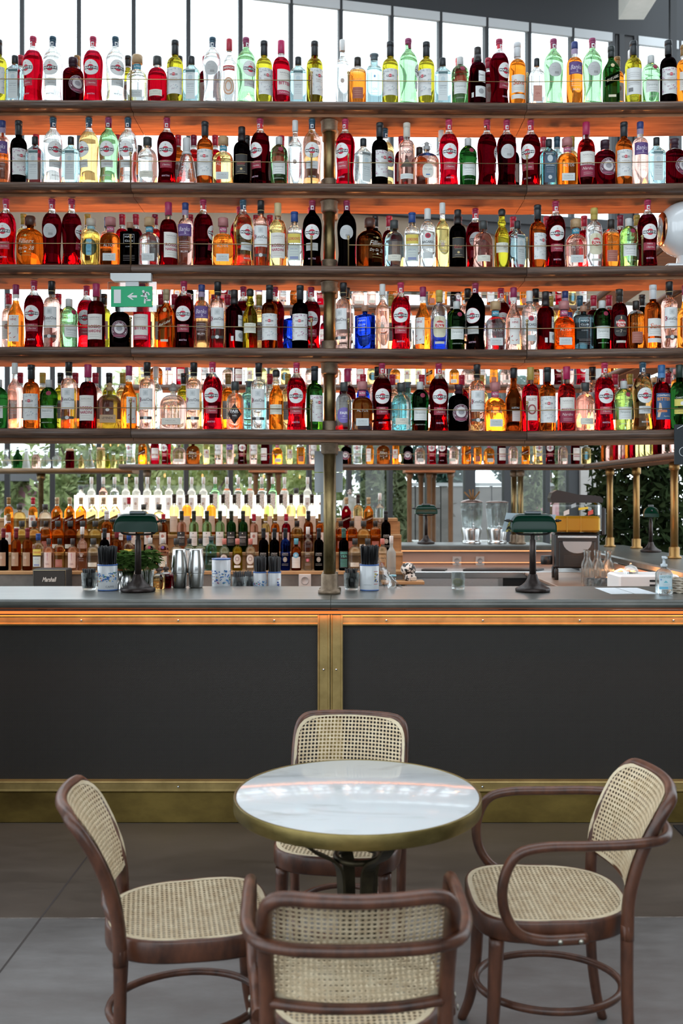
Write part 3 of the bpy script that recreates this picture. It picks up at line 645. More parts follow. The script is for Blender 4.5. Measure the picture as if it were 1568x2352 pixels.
def T_P(c, bk):
    P = sprof(.041, .237, .150, .185, .0145, .215); cap = MB(); capm(cap, .015, .190, .237, k=1.18, step=.205); L = Lab(P)
    L.disc(.006, .090, .0355, .044, (.50, .42, .46)); L.disc(.006, .090, .0335, .042, (.14, .04, .07)); L.disc(.006, .094, .021, .026, (.70, .66, .67)); L.disc(.006, .094, .012, .013, (.35, .33, .36), 12)
    for k, ch in enumerate('PLYMOUTH SLOE GIN'):
        a = radians(205-15.5*k)*1.0; L.text(ch, .006+.0268*cos(a), .090+.0335*sin(a), .0052, .0075, (.8, .76, .77)) if ch != ' ' else None
    L.rect(-.016, .028, .052, .062, (.30, .07, .13), 6, 1)
    return P, 1, 1, [(cap, (.05, .02, .035))], L
def T_A(c, bk):
    P = sprof(.041, .250, .125, .172, .0145, .210, n=4.5, p=1.2); cap = MB(); cap.lathe([(.017, .206), (.0215, .208), (.0215, .246), (.019, .250), (1e-6, .250)], 14); L = Lab(P, 1, .8)
    ring = (.05, .30, .42) if c != 'o' else (.5, .08, .18); L.band(.176, .202, ring); L.text('ALTOS', 0, .190, .026, .010, (.82, .84, .84), bold=.02); L.rect(-.026, .026, .022, .060, (.66, .70, .70), 5, 2); L.text('OLMECA', 0, .046, .036, .008, (.32, .34, .35)); L.lines(-.02, .02, (.036, .030), (.42, .42, .42)); L.text('ALTOS', 0, .100, .046, .014, (.78, .76, .72))
    return P, 1, .8, [(cap, (.52, .34, .18) if c != 'o' else (.50, .20, .20))], L
def T_F(c, bk):
    P = sprof(.062, .262, .140, .196, .016, .222); cap = MB(); cap.lathe([(.0165, .214), (.025, .216), (.025, .254), (.021, .257), (.0205, .262), (1e-6, .262)], 14); L = Lab(P)
    g = (.75, .70, .62); L.text('Filliers', 0, .120, .074, .026, g, .35); L.text('Dry Gin', -.014, .084, .044, .018, g, .35); L.text('28', .027, .086, .024, .020, g, .3); L.lines(-.025, .025, (.102, .062, .048), (.40, .34, .12)); L.disc(0, .148, .006, .006, (.6, .45, .2), 10); L.lines(-.02, .02, (.148,), (.4, .34, .12)); L.disc(0, .066, .005, .005, g, 10)
    return P, 1, 1, [(cap, (.10, .045, .035))], L
def T_N(c, bk):
    P = sprof(.0395, .328, .175, .240, .0145, .315, p=.8); cap = MB(); capm(cap, .0145, .262, .328); L = Lab(P); w = (.80, .77, .72)
    L.rect(-.036, .036, .040, .168, w, 10, 3); L.text('NARDINI', 0, .150, .046, .009, (.35, .3, .3)); L.lines(-.022, .022, (.138,), (.5, .45, .42))
    if c == 'p' or c == 'r': L.text('BITTER', 0, .098, .056, .017, (.55, .03, .10), bold=.02); L.rect(-.036, .036, .040, .062, (.55, .05, .12), 8, 1); L.text('NARDINI', 0, .051, .05, .007, (.8, .7, .7))
    elif c == 'm': L.rect(-.036, .036, .040, .100, (.30, .02, .06), 8, 2); L.text('MANDORLA', 0, .108, .054, .010, (.3, .03, .07), bold=.02); L.text('Nardini', 0, .082, .05, .014, (.75, .6, .6), .3); L.lines(-.02, .02, (.06, .052), (.7, .55, .55))
    else: L.text('ROSSO', 0, .104, .056, .016, (.42, .03, .08), bold=.02); L.text('NARDINI', 0, .082, .056, .014, (.42, .03, .08), bold=.02); L.lines(-.02, .02, (.064, .052), (.5, .42, .4))
    cc = {'p': (.60, .20, .30), 'r': (.50, .02, .12), 'q': (.66, .52, .28), 'm': (.45, .02, .10)}.get(c, (.42, .03, .12))
    return P, 1, 1, [(cap, cc)], L
def T_I(c, bk):
    P = sprof(.0385, .322, .155, .240, .0140, .310, p=0); cap = MB(); capm(cap, .0142, .272, .322); L = Lab(P); w = (.82, .79, .76)
    L.rect(-.026, .026, .028, .162, w, 8, 3); L.text('HINE', 0, .140, .030, .011, (.45, .05, .08), bold=.01); L.text('L', 0, .155, .005, .007, (.45, .05, .08))
    a = (.62, .22, .10); L.poly([(-.002, .118), (.022, .096), (.022, .078), (-.016, .108)], a); L.poly([(.022, .084), (-.018, .050), (-.010, .044), (.022, .068)], a); L.poly([(-.02, .066), (.004, .046), (.012, .052), (-.014, .074)], (.45, .08, .08)); L.band(.252, .270, (.8, .76, .74))
    return P, 1, 1, [(cap, (.28, .02, .09))], L
def T_J(c, bk):
    P = sprof(.036, .300, .178, .240, .013, .285, n=6, p=0); cap = MB(); capm(cap, .0138, .245, .300, step=.272); L = Lab(P, 1, 1)
    bc = {'e': (.36, .02, .05), 'n': (.02, .05, .05)}.get(c, (.55, .48, .38)); L.poly([(-.034, .085), (.034, .118), (.034, .165), (-.034, .132)], (.70, .55, .30)); L.poly([(-.034, .089), (.034, .122), (.034, .161), (-.034, .128)], bc)
    o = L.off(-.03, .03, .1, .15); st = {'e': 'Red Label', 'n': 'BLUE LABEL'}.get(c, 'Gold Reserve'); vs, fs, ar = text(st, .25)
    L.b.add([L.pt(a*.054, .125+a*.026+q*.014, o) for a, q in vs], fs, L.mi((.82, .74, .6))); L.rect(-.02, .016, .03, .042, (.72, .66, .5), 4, 1); L.disc(0, .192, .009, .011, (.6, .48, .28), 12)
    return P, 1, 1, [(cap, {'n': (.03, .04, .04)}.get(c, (.50, .38, .22)))], L
def T_C(c, bk):
    P = sprof(.037, .305, .180, .235, .0140, .292); cap = MB(); capm(cap, .0140, .240, .305); L = Lab(P)
    L.rect(-.033, .033, .095, .165, (.74, .77, .77), 10, 3); L.disc(0, .160, .0135, .0135, (.55, .03, .07)); L.disc(0, .160, .008, .008, (.2, .04, .06), 10); L.text('BACARDI', 0, .128, .056, .013, (.06, .06, .07), bold=.015); L.text('CARTA BLANCA', 0, .112, .042, .005, (.35, .36, .37)); L.rect(-.024, .024, .045, .075, (.6, .64, .64), 6, 1); L.band(.242, .250, (.1, .1, .11))
    return P, 1, 1, [(cap, (.76, .77, .76))], L
def T_D(c, bk):
    P = sprof(.039, .300, .180, .222, .0155, .290); cap = MB(); capm(cap, .0150, .262, .300); cap.lathe([(.0178, .226), (.0195, .236), (.0178, .246), (.0178, .262)], 14); L = Lab(P)
    if c == 'k':
        L.rect(-.030, .030, .050, .150, (.03, .028, .026), 8, 3); L.lines(-.03, .03, (.149, .050), (.5, .36, .16)); L.text('Baker', 0, .105, .04, .016, (.55, .1, .08), .2); L.disc(0, .075, .006, .006, (.6, .45, .2), 10); L.lines(-.018, .018, (.092, .062), (.55, .45, .3))
    else:
        L.rect(.0, .038, .110, .168, WHT, 6, 2); L.text("Dewar's", .016, .148, .030, .013, (.12, .11, .12)); L.lines(.004, .03, (.132, .124), (.4, .4, .4)); L.rect(-.014, .038, .035, .090, (.74, .76, .75), 8, 2); L.disc(.013, .064, .013, .014, (.35, .36, .37), 12); L.rect(-.034, -.022, .035, .06, (.7, .7, .68), 3, 1)
    return P, 1, 1, [(cap, (.02, .015, .016))], L
def T_U(c, bk):
    P = sprof(.038, .305, .180, .235, .0140, .292); cap = MB(); capm(cap, .0145, .245, .305, step=.270); L = Lab(P)
    k = c != 'c'; bgc = (.03, .025, .025) if k else (.70, .66, .48)
    L.disc(0, .115, .033, .054, bgc, 26, 4); L.disc(0, .125, .022, .021, (.58, .05, .05)); L.text('Havana', 0, .133, .046, .014, (.85, .82, .75), bold=.03); L.text('Club', 0, .117, .030, .013, (.85, .82, .75), bold=.03)
    L.text('7' if k else '3', 0, .088, .008, .015, (.75, .66, .5)); L.lines(-.024, -.008, (.087,), (.6, .5, .35)); L.lines(.008, .024, (.087,), (.6, .5, .35)); L.rect(-.022, .022, .028, .040, (.6, .58, .52), 5, 1); L.disc(0, .155, .003, .009, (.6, .5, .3), 8)
    return P, 1, 1, [(cap, (.03, .025, .02) if k else (.56, .42, .10))], L
def T_Y(c, bk):
    P = [(1e-6, .004, 2), (.032, 0, 2), (.0365, .005, 2), (.0365, .125, 2), (.037, .155, 2), (.035, .175, 2), (.027, .198, 2), (.0175, .214, 2), (.0165, .222, 2), (.0200, .228, 2), (.0205, .240, 2), (.0165, .247, 2), (.0145, .262, 2), (.0140, .290, 2), (1e-6, .290, 2)]
    cap = MB(); cap.lathe([(.0150, .270), (.0185, .274), (.0185, .284), (.0195, .288), (.0180, .300), (.0120, .306), (1e-6, .307)], 14); L = Lab(P); w = (.78, .76, .64)
    L.rect(-.034, .034, .078, .128, w, 10, 2); L.text('LIQUEUR', 0, .118, .044, .006, (.3, .3, .26)); L.lines(-.02, .024, (.108, .100, .092), (.45, .44, .38)); L.text('Jaune', .012, .104, .016, .008, (.25, .25, .2), .3)
    return P, 1, 1, [(cap, (.02, .02, .02))], L
def T_G(c, bk):
    P = sprof(.036, .283, .175, .212, .0150, .268, n=3.2); cap = MB(); capm(cap, .0145, .232, .283, k=1.2, step=.272); L = Lab(P)
    L.rect(-.030, .030, .118, .165, (.72, .58, .10), 8, 2); L.text("GORDON'S", 0, .140, .054, .015, (.55, .05, .05), bold=.02); L.rect(-.028, .028, .030, .108, (.60, .66, .62), 8, 2); L.text('SPECIAL', 0, .088, .036, .008, (.2, .25, .4)); L.lines(-.02, .02, (.072, .06), (.3, .35, .45)); L.rect(-.02, .02, .036, .050, (.25, .3, .5), 4, 1)
    return P, 1, 1, [(cap, (.02, .07, .28))], L
def T_R(c, bk):
    P = sprof(.035, .300, .180, .225, .0140, .290); cap = MB(); capm(cap, .0142, .246, .300, step=.280); L = Lab(P); cc = {'k': (.02, .02, .02), 'a': (.46, .32, .06), 'q': (.46, .32, .06), 'e': (.28, .16, .05), 'c': (.45, .03, .05), 'y': (.02, .02, .02), 'g': (.05, .05, .06), 's': (.03, .09, .14), 'm': (.2, .01, .04)}.get(c, (.45, .02, .05))
    L.rect(-.030, .030, .060, .155, (.72, .66, .6) if c not in 'rd' else (.6, .42, .38), 8, 2); L.disc(0, .125, .012, .014, (.45, .2, .16), 12); L.lines(-.02, .02, (.10, .09, .08), (.4, .35, .33)); L.band(.236, .244, (.6, .58, .55))
    return P, 1, 1, [(cap, cc)], L
def T_S(c, bk):
    P = sprof(.0385, .245, .135, .185, .0140, .222); cap = MB(); capm(cap, .0145, .200, .245, k=1.2); L = Lab(P)
    L.rect(-.028, .028, .030, .062, (.74, .72, .62), 8, 1); L.text('GIN', 0, .052, .018, .007, (.35, .33, .3)); L.lines(-.02, .02, (.040,), (.45, .43, .38))
    return P, 1, 1, [(cap, (.05, .055, .055))], L
def T_E(c, bk):
    P = sprof(.0375, .245, .160, .195, .0145, .225, p=.9); cap = MB(); capm(cap, .0150, .202, .245, k=1.15); L = Lab(P, 1.1, .8)
    L.rect(-.026, .028, .028, .085, (.45, .16, .12), 6, 2); L.rect(-.023, .025, .031, .082, (.38, .12, .09), 6, 2); L.text('BULLEIT', 0, .125, .046, .010, (.6, .25, .1)); L.lines(-.018, .02, (.066, .056, .046), (.6, .35, .25))
    return P, 1.1, .8, [(cap, (.02, .015, .012))], L
def T_L(c, bk):
    P = sprof(.0345, .335, .205, .255, .0125, .325, p=0); cap = MB(); capm(cap, .0135, .278, .335); L = Lab(P)
    L.rect(-.022, .022, .06, .165, (.80, .80, .79), 8, 3) if c == 'w' else L.text('VODKA', 0, .13, .036, .014, (.62, .60, .56))
    L.lines(-.016, .016, (.075, .09), (.5, .5, .5)); L.disc(0, .115, .010, .012, (.5, .4, .35), 10)
    return P, 1, 1, [(cap, (.76, .77, .76))], L
def T_Q(c, bk):
    P = sprof(.040, .262, .165, .205, .018, .235, n=5, p=.9); cap = MB(); cap.lathe([(.017, .232), (.019, .236), (.019, .252), (.023, .254), (.023, .262), (1e-6, .263)], 14); L = Lab(P, 1, .8)
    L.disc(0, .140, .005, .007, (.2, .4, .7), 10); L.text('GIN', 0, .075, .024, .012, (.55, .66, .7)); L.lines(-.022, .022, (.055, .045), (.55, .66, .7))
    return P, 1, .8, [(cap, (.12, .16, .18))], L
def T_X(c, bk):
    P = sprof(.062, .240, .120, .178, .014, .205, n=3.2, p=.9); cap = MB(); cap.lathe([(.0145, .196), (.0180, .198), (.0180, .216), (.010, .218), (.012, .232), (.006, .238), (1e-6, .24)], 12); cap.tube([(-.02, 0, .2), (-.024, 0, .225), (0, 0, .238), (.024, 0, .225), (.02, 0, .2)], .0018, 5); L = Lab(P)
    L.rect(-.046, .046, .022, .055, (.76, .70, .62), 8, 1); L.text('MEZCAL', 0, .042, .05, .008, (.45, .38, .33)); L.lines(-.03, .03, (.030,), (.5, .42, .38))
    return P, 1, 1, [(cap, (.36, .33, .3))], L
def T_M(c, bk):
    P = [(1e-6, .004, 2), (.044, 0, 2), (.0485, .008, 2), (.0480, .030, 2), (.036, .118, 2), (.0305, .142, 2), (.026, .150, 2), (.0165, .156, 2), (.0160, .175, 2), (1e-6, .175, 2)]
    cap = MB(); capm(cap, .0155, .172, .242, k=1.2); cap.lathe([(.0165, .156), (.024, .158), (.024, .166), (.0175, .172)], 14, 0); L = Lab(P); L.text('GIN MARE', 0, .058, .072, .013, (.42, .44, .46)); L.orn(-.03, .03, .07, .115, [(.62, .66, .68), (.5, .55, .58)], 26, 8, .003); L.lines(-.03, .03, (.035,), (.5, .5, .52))
    return P, 1, 1, [(cap, (.72, .74, .75))], L
def T_O(c, bk):
    P = sprof(.043, .245, .150, .186, .0155, .212, n=2.6); cap = MB(); cap.lathe([(.0165, .206), (.021, .208), (.021, .242), (.018, .245), (1e-6, .245)], 14); L = Lab(P)
    L.disc(0, .090, .0375, .045, (.72, .50, .10), 20); L.disc(0, .090, .0345, .0415, (.18, .47, .62)); L.text('MALFY', 0, .112, .040, .011, (.75, .6, .2), bold=.02); L.disc(0, .090, .009, .009, (.12, .36, .5), 12); L.text('GIN', 0, .068, .018, .008, (.05, .12, .2)); L.band(.190, .205, (.35, .6, .66))
    return P, 1, 1, [(cap, (.62, .55, .46))], L
def T_Z(c, bk):
    P = sprof(.0375, .326, .200, .245, .0140, .312); cap = MB(); capm(cap, .0142, .290, .326); L = Lab(P)
    L.rect(-.036, .036, .150, .212, (.12, .06, .22), 10, 4); L.text('Banks', 0, .185, .054, .022, (.72, .66, .78), .3); L.text('5', .004, .165, .008, .012, (.72, .66, .78)); L.lines(-.026, .026, (.157,), (.5, .4, .6)); L.band(.262, .288, (.36, .28, .42)); L.lines(-.024, .024, (.12, .11, .10, .09), (.75, .72, .74)); L.text('RUM', 0, .07, .03, .010, (.75, .72, .74))
    return P, 1, 1, [(cap, (.03, .05, .20))], L
def with_label(base, fn, capcol=None, scale=None):
    def f(c, bk):
        P, ax, ay, caps, L = base(c, bk); L2 = Lab(P, ax, ay); fn(L2, c)
        return P, ax, ay, [(b, capcol or k) for b, k in caps], L2
    return f
def lb_fair(L, c): L.poly([(0, .025), (.034, .078), (0, .131), (-.034, .078)], (.03, .03, .035)); L.text('FAIR', 0, .092, .036, .015, (.8, .8, .8), bold=.03); L.lines(-.016, .016, (.082,), (.6, .6, .6)); L.text('vodka', 0, .070, .018, .009, (.8, .8, .8), .2)
def lb_fairp(L, c): L.disc(0, .075, .034, .040, (.20, .15, .45)); L.text('FAIR', 0, .086, .036, .014, (.82, .8, .85), bold=.03); L.text('GIN', 0, .070, .012, .006, (.8, .8, .85)); L.lines(-.016, .016, (.058,), (.7, .7, .8))
def lb_contr(L, c):
    L.rect(-.036, .036, .048, .182, (.03, .10, .24), 10, 3); L.text('CONTRATTO', 0, .170, .060, .009, (.85, .82, .78), bold=.02); L.text('BITTER', 0, .152, .062, .017, (.75, .30, .08), bold=.03); L.poly([(-.03, .06), (-.02, .06), (-.01, .10), (-.014, .13), (-.022, .134), (-.024, .10)], (.7, .5, .36)); L.rect(-.03, .012, .085, .097, (.66, .22, .10), 6, 1); L.text('Aperitivo', .012, .064, .03, .008, (.8, .78, .7)); L.band(.262, .285, (.10, .25, .50))
def lb_lust(L, c): L.rect(-.010, .030, .050, .105, (.60, .50, .48), 6, 2); L.text('LUSTAU', .006, .118, .036, .009, (.75, .74, .72)); L.lines(-.004, .022, (.085, .075), (.4, .3, .3))
def lb_char(L, c): L.rect(-.034, .034, .115, .150, (.70, .60, .12), 10, 2); L.text('CHARTREUSE', 0, .157, .056, .009, (.78, .78, .74)); L.rect(-.034, .034, .075, .098, (.70, .58, .12), 10, 2); L.disc(0, .128, .008, .010, (.80, .80, .76), 10); L.text('LIQUEUR', 0, .087, .036, .007, (.2, .2, .12))
def lb_suze(L, c): L.rect(-.034, .034, .060, .150, (.78, .76, .72), 10, 2); L.text('Suze', .002, .112, .052, .026, (.70, .12, .03), .2, .02); L.lines(-.024, .024, (.082, .074), (.45, .42, .4)); L.rect(-.034, .034, .028, .05, (.74, .73, .7), 8, 1)
def lb_sile(L, c): L.rect(-.028, .028, .055, .180, (.78, .73, .68), 10, 3); L.text('SELECT', 0, .160, .042, .013, (.3, .05, .07)); L.disc(0, .110, .020, .026, (.36, .08, .08)); L.disc(0, .110, .013, .018, (.72, .62, .56)); L.lines(-.018, .018, (.075, .067), (.45, .4, .38))
def lb_union(L, c): L.text('MEZCAL', 0, .188, .040, .010, (.60, .20, .22)); L.text('UNION', 0, .168, .054, .018, (.12, .14, .15), bold=.02); L.poly([(-.033, .095), (0, .132), (.033, .095)], (.45, .62, .58)); L.rect(-.032, .032, .032, .058, (.74, .76, .75), 8, 1); L.lines(-.024, .024, (.048, .040), (.4, .42, .42))
def lb_julio(L, c): L.disc(0, .072, .028, .036, (.74, .72, .66), 20, 3); L.text('Don Julio', 0, .080, .042, .012, (.25, .25, .27), .2); L.rect(-.010, .010, .050, .056, (.1, .2, .45), 3, 1); L.band(.152, .180, (.04, .12, .40))
def lb_ley(L, c): L.rect(-.040, .040, .030, .070, (.50, .33, .20), 8, 1); L.text('LEYENDA', 0, .054, .056, .012, (.12, .08, .06), bold=.02); L.lines(-.024, .024, (.040,), (.3, .2, .15)); L.disc(0, .095, .010, .008, (.8, .78, .74), 10)
def lb_smir(L, c): L.rect(-.034, .034, .165, .190, (.55, .05, .05), 10, 2); L.text('SMIRNOFF', 0, .178, .060, .012, (.82, .8, .78), bold=.02); [L.disc(0, .085, .030-.006*k, .045-.008*k, ((.70, .40, .25) if k % 2 == 0 else (.80, .74, .70)), 18) for k in range(4)]
def lb_mini(L, c): L.rect(-.026, .026, .02, .10, (.62, .30, .24), 5, 2); L.text('GIN', 0, .06, .024, .012, (.35, .06, .06)); L.lines(-.018, .018, (.08, .045), (.45, .15, .12))
def lb_round(L, c): L.disc(0, .086, .031, .040, (.40, .25, .28)); L.disc(0, .086, .028, .037, (.70, .66, .58)); L.disc(0, .090, .015, .018, (.36, .22, .24)); L.disc(0, .090, .010, .012, (.72, .68, .6), 12); L.rect(-.024, .024, .022, .040, (.76, .76, .7), 6, 1)
def lb_lap(L, c): L.rect(-.034, .034, .050, .160, (.78, .78, .76) if c == 'g' else (.02, .02, .02), 10, 2); tc = (.2, .25, .22) if c == 'g' else (.7, .7, .68); L.text('LAPHROAIG', 0, .118, .058, .013, tc, bold=.01); L.disc(0, .148, .004, .006, tc, 8); L.lines(-.024, .024, (.098, .088, .078), tc)
def lb_pale(L, c): L.rect(-.036, .036, .022, .150, (.72, .58, .46), 10, 2); L.lines(-.026, .026, (.126, .10, .086, .07), (.5, .38, .3)); L.text('SINGLE MALT', 0, .114, .046, .007, (.4, .3, .24))
def lb_cb(L, c):
    bc = {'g': (.25, .5, .3)}.get(c, (.70, .22, .08)); L.rect(-.030, .030, .225, .240, bc, 8, 1); L.rect(-.026, .026, .07, .20, (.76, .74, .70), 8, 2); L.orn(-.024, .024, .075, .195, [(.45, .25, .2), (.5, .4, .2), (.3, .25, .25)], 30, 9, .003); L.text('VODKA', 0, .21, .04, .010, (.4, .38, .36))
def lb_teal(L, c): L.rect(-.034, .034, .02, .15, (.02, .03, .03), 8, 2); tc = (.12, .50, .42); L.text('GREEN', 0, .135, .056, .018, tc, bold=.03); L.text('TEA', 0, .110, .05, .018, tc, bold=.03); L.lines(-.026, .026, [.03+.009*i for i in range(7)], tc, .003)
def lb_belv(L, c): L.text('BELVEDERE', 0, .095, .058, .016, (.35, .36, .36), bold=.03); L.lines(-.026, .026, (.08,), (.5, .5, .5)); L.text('VODKA', 0, .070, .036, .008, (.4, .4, .4))
def lb_tito(L, c): L.rect(-.030, .030, .03, .12, (.52, .33, .16), 8, 2); L.text("Tito's", 0, .098, .05, .020, (.1, .07, .05), .2, .02); L.rect(-.018, .018, .04, .065, (.4, .16, .08), 4, 1); L.text('VODKA', 0, .076, .034, .008, (.15, .1, .07))
def lb_face(L, c): L.rect(-.030, .030, .035, .14, (.42, .27, .17), 8, 2); L.disc(-.004, .10, .009, .012, (.55, .40, .30), 12); L.poly([(-.02, .045), (.012, .05), (.006, .09), (-.012, .088)], (.45, .10, .07)); L.lines(-.024, .024, (.04, .135), (.7, .55, .35))
def lb_blue(L, c): L.rect(-.036, .036, .02, .105, (.72, .70, .66), 10, 2); L.disc(0, .118, .022, .022, (.15, .42, .60)); L.disc(0, .118, .010, .010, (.5, .66, .75), 10); L.lines(-.024, .024, (.08, .06), (.5, .48, .46))
def lb_dots(L, c): L.text('GIN', 0, .13, .03, .014, (.6, .62, .62)); L.disc(0, .08, .013, .013, (.62, .10, .16), 14); L.text('D', 0, .08, .008, .012, (.8, .7, .7)); L.lines(-.02, .02, (.05, .04, .11), (.66, .6, .6))
def lb_dark(L, c): L.text('LONDON', 0, .13, .05, .016, (.55, .55, .53), .2); L.disc(0, .085, .016, .020, (.36, .34, .3), 14); L.lines(-.026, .026, (.05, .04, .115), (.45, .44, .42)); L.text('GIN', 0, .085, .014, .010, (.7, .68, .6))
def lb_pinkd(L, c): L.rect(-.032, .032, .02, .14, (.72, .56, .50), 8, 2); L.poly([(0, .075), (.022, .105), (0, .135), (-.022, .105)], (.50, .12, .20)); L.text('PINK', 0, .105, .02, .008, (.8, .7, .7)); L.text('GIN', 0, .05, .026, .014, (.4, .2, .2))
def lb_seal(L, c): L.disc(0, .178, .0115, .0115, (.30, .02, .06) if c == 'c' else (.12, .06, .28), 16); L.rect(-.034, .034, .03, .112, (.72, .68, .56), 10, 2); L.text('Tanqueray', 0, .06, .05, .012, (.3, .3, .25), .35)

CATALOG = {  # letter: builder, category, noun phrase, default colour
 'V': (T_V, 'vermouth bottle', 'waisted vermouth bottle'), 'W': (T_W, 'wine bottle', 'wine-shaped bottle with ornate label'), 'B': (T_B, 'gin bottle', 'square-shouldered gin bottle'),
 'T': (T_T, 'gin bottle', 'shaker-shaped bottle with white cap'), 'K': (T_K, 'vodka bottle', 'tall black-capped vodka bottle'), 'H': (T_H, 'whisky bottle', 'flat square-cornered bottle'),
 'P': (T_P, 'gin bottle', 'squat bottle with oval badge'), 'A': (T_A, 'tequila bottle', 'stubby embossed tequila bottle'), 'F': (T_F, 'gin bottle', 'wide apothecary gin bottle'),
 'N': (T_N, 'liqueur bottle', 'sloping bitter bottle with paper label'), 'I': (T_I, 'cognac bottle', 'tapering cognac bottle with white label'), 'J': (T_J, 'whisky bottle', 'square whisky bottle with slanted label'),
 'C': (T_C, 'rum bottle', 'white-capped rum bottle'), 'D': (T_D, 'whisky bottle', 'bulb-necked whisky bottle'), 'U': (T_U, 'rum bottle', 'rum bottle with red ball label'), 'Y': (T_Y, 'liqueur bottle', 'ring-necked wax-topped bottle'),
 'G': (T_G, 'gin bottle', 'gin bottle with yellow label'), 'R': (T_R, 'liqueur bottle', 'slim bottle with coloured capsule'), 'S': (T_S, 'gin bottle', 'short round gin bottle'), 'E': (T_E, 'whisky bottle', 'small flask-shaped whiskey bottle'),
 'L': (T_L, 'vodka bottle', 'slender white-capped bottle'), 'Q': (T_Q, 'gin bottle', 'panelled bottle with flat stopper'), 'X': (T_X, 'mezcal bottle', 'broad clip-top flagon'), 'M': (T_M, 'gin bottle', 'cone-shaped gin bottle with tall cap'),
 'O': (T_O, 'gin bottle', 'round bottle with sky-blue disc label'), 'Z': (T_Z, 'rum bottle', 'bottle with purple label'),
 'Fa': (with_label(T_S, lb_fair), 'vodka bottle', 'bottle with black diamond label'), 'Fb': (with_label(T_S, lb_fairp), 'gin bottle', 'bottle with purple oval label'), 'Co': (with_label(T_N, lb_contr, (.03, .14, .36)), 'liqueur bottle', 'bitter bottle with blue poster label'),
 'Lu': (with_label(T_I, lb_lust, (.012, .012, .012)), 'sherry bottle', 'dark sloping sherry bottle'), 'Ch': (with_label(T_N, lb_char, (.02, .04, .03)), 'liqueur bottle', 'bottle with two yellow label bands'), 'Su': (with_label(T_W, lb_suze, (.70, .72, .74)), 'liqueur bottle', 'aperitif bottle with white label'),
 'Se': (with_label(T_N, lb_sile, (.46, .32, .08)), 'liqueur bottle', 'gold-capped aperitif bottle'), 'Un': (with_label(T_W, lb_union, (.70, .66, .58)), 'mezcal bottle', 'mezcal bottle with green hill print'), 'Dj': (with_label(T_X, lb_julio, (.45, .45, .45)), 'tequila bottle', 'squat pear-shaped tequila bottle'),
 'Le': (with_label(T_X, lb_ley, (.50, .33, .18)), 'rum bottle', 'squat bottle with kraft label'), 'Sm': (with_label(T_L, lb_smir, (.50, .03, .06)), 'vodka bottle', 'vodka bottle with swirl label'), 'Mi': (with_label(T_B, lb_mini), 'gin bottle', 'miniature bottle with pink label'),
 'Ro': (with_label(T_S, lb_round, (.62, .22, .18)), 'gin bottle', 'salmon-capped bottle with round badge'), 'La': (with_label(T_W, lb_lap, (.03, .04, .03)), 'whisky bottle', 'tall malt whisky bottle'), 'Pa': (with_label(T_W, lb_pale, (.04, .03, .025)), 'whisky bottle', 'malt bottle with tall pale label'),
 'Cb': (with_label(T_L, lb_cb), 'vodka bottle', 'slender bottle with bright neck band'), 'Te': (with_label(T_W, lb_teal, (.05, .16, .14)), 'liqueur bottle', 'bottle with teal lettering'), 'Be': (with_label(T_L, lb_belv), 'vodka bottle', 'long-necked frosted bottle with grey lettering'),
 'Ti': (with_label(T_S, lb_tito, (.62, .22, .18)), 'vodka bottle', 'bottle with kraft-brown label'), 'Wf': (with_label(T_W, lb_face, (.20, .02, .03)), 'liqueur bottle', 'bottle with brown picture label'), 'Bl': (with_label(T_S, lb_blue, (.12, .42, .55)), 'whisky bottle', 'bottle with sky-blue capsule'),
 'Do': (with_label(T_L, lb_dots), 'gin bottle', 'bottle with red dot print'), 'Da': (with_label(T_W, lb_dark), 'gin bottle', 'bottle with white script'), 'Pi': (with_label(T_S, lb_pinkd, (.05, .04, .04)), 'gin bottle', 'bottle with pink diamond label'), 'Tq': (with_label(T_T, lb_seal), 'gin bottle', 'seal-stamped bottle with cream label'),
}
BM = {}
def bottle_meshes(ty, c, bk):
    key = (ty, c, bk)
    if key in BM: return BM[key]
    P, ax, ay, caps, L = CATALOG[ty][0](c, bk)
    seg = 24 if P[4][2] <= 3 else 32
    fill = max(p[1] for p in P)*(.80 if c not in 'cswk' else 2); mats = []
    mi = [1 if (P[i][1]+P[i+1][1])/2 > fill and c in 'rdaoqepm' else 0 for i in range(len(P)-1)]
    body = MB().lathe(P, seg, 0, ax=ax, ay=ay, mats=mi).mesh('glass', [gmat(c), gmat('c')])
    cm = [(b.mesh('cap', flat('cap_%d_%d_%d' % tuple(int(x*255) for x in k), k, .38)), 'cap') for b, k in caps]
    lm = [(q[4].mesh('label', L.mats), 'neck_label' if q[2] > .235 else 'label') for q in L.sheets]
    BM[key] = (body, cm, lm); return BM[key]
GIRTH = dict(K=1.10, W=1.10, P=1.26, A=1.24, S=1.26, T=1.07, F=1.10, N=1.13, D=1.08, I=1.05, U=1.08, Z=1.07, C=1.06, V=1.05, O=1.12, M=1.05, H=1.12, G=1.06, J=1.06, X=1.05, E=1.04)
def girth(ty):
    if ty in GIRTH: return GIRTH[ty]
    return {'Fa': 1.15, 'Fb': 1.12, 'Co': 1.13, 'Lu': 1.08, 'Ch': 1.13, 'Su': 1.1, 'Se': 1.1, 'Un': 1.1, 'Mi': .86}.get(ty, 1.0)
NUMW = ["leftmost", "second", "third", "fourth", "fifth", "sixth", "seventh", "eighth", "ninth"]
BOT = []   # (thing, look, place, x)
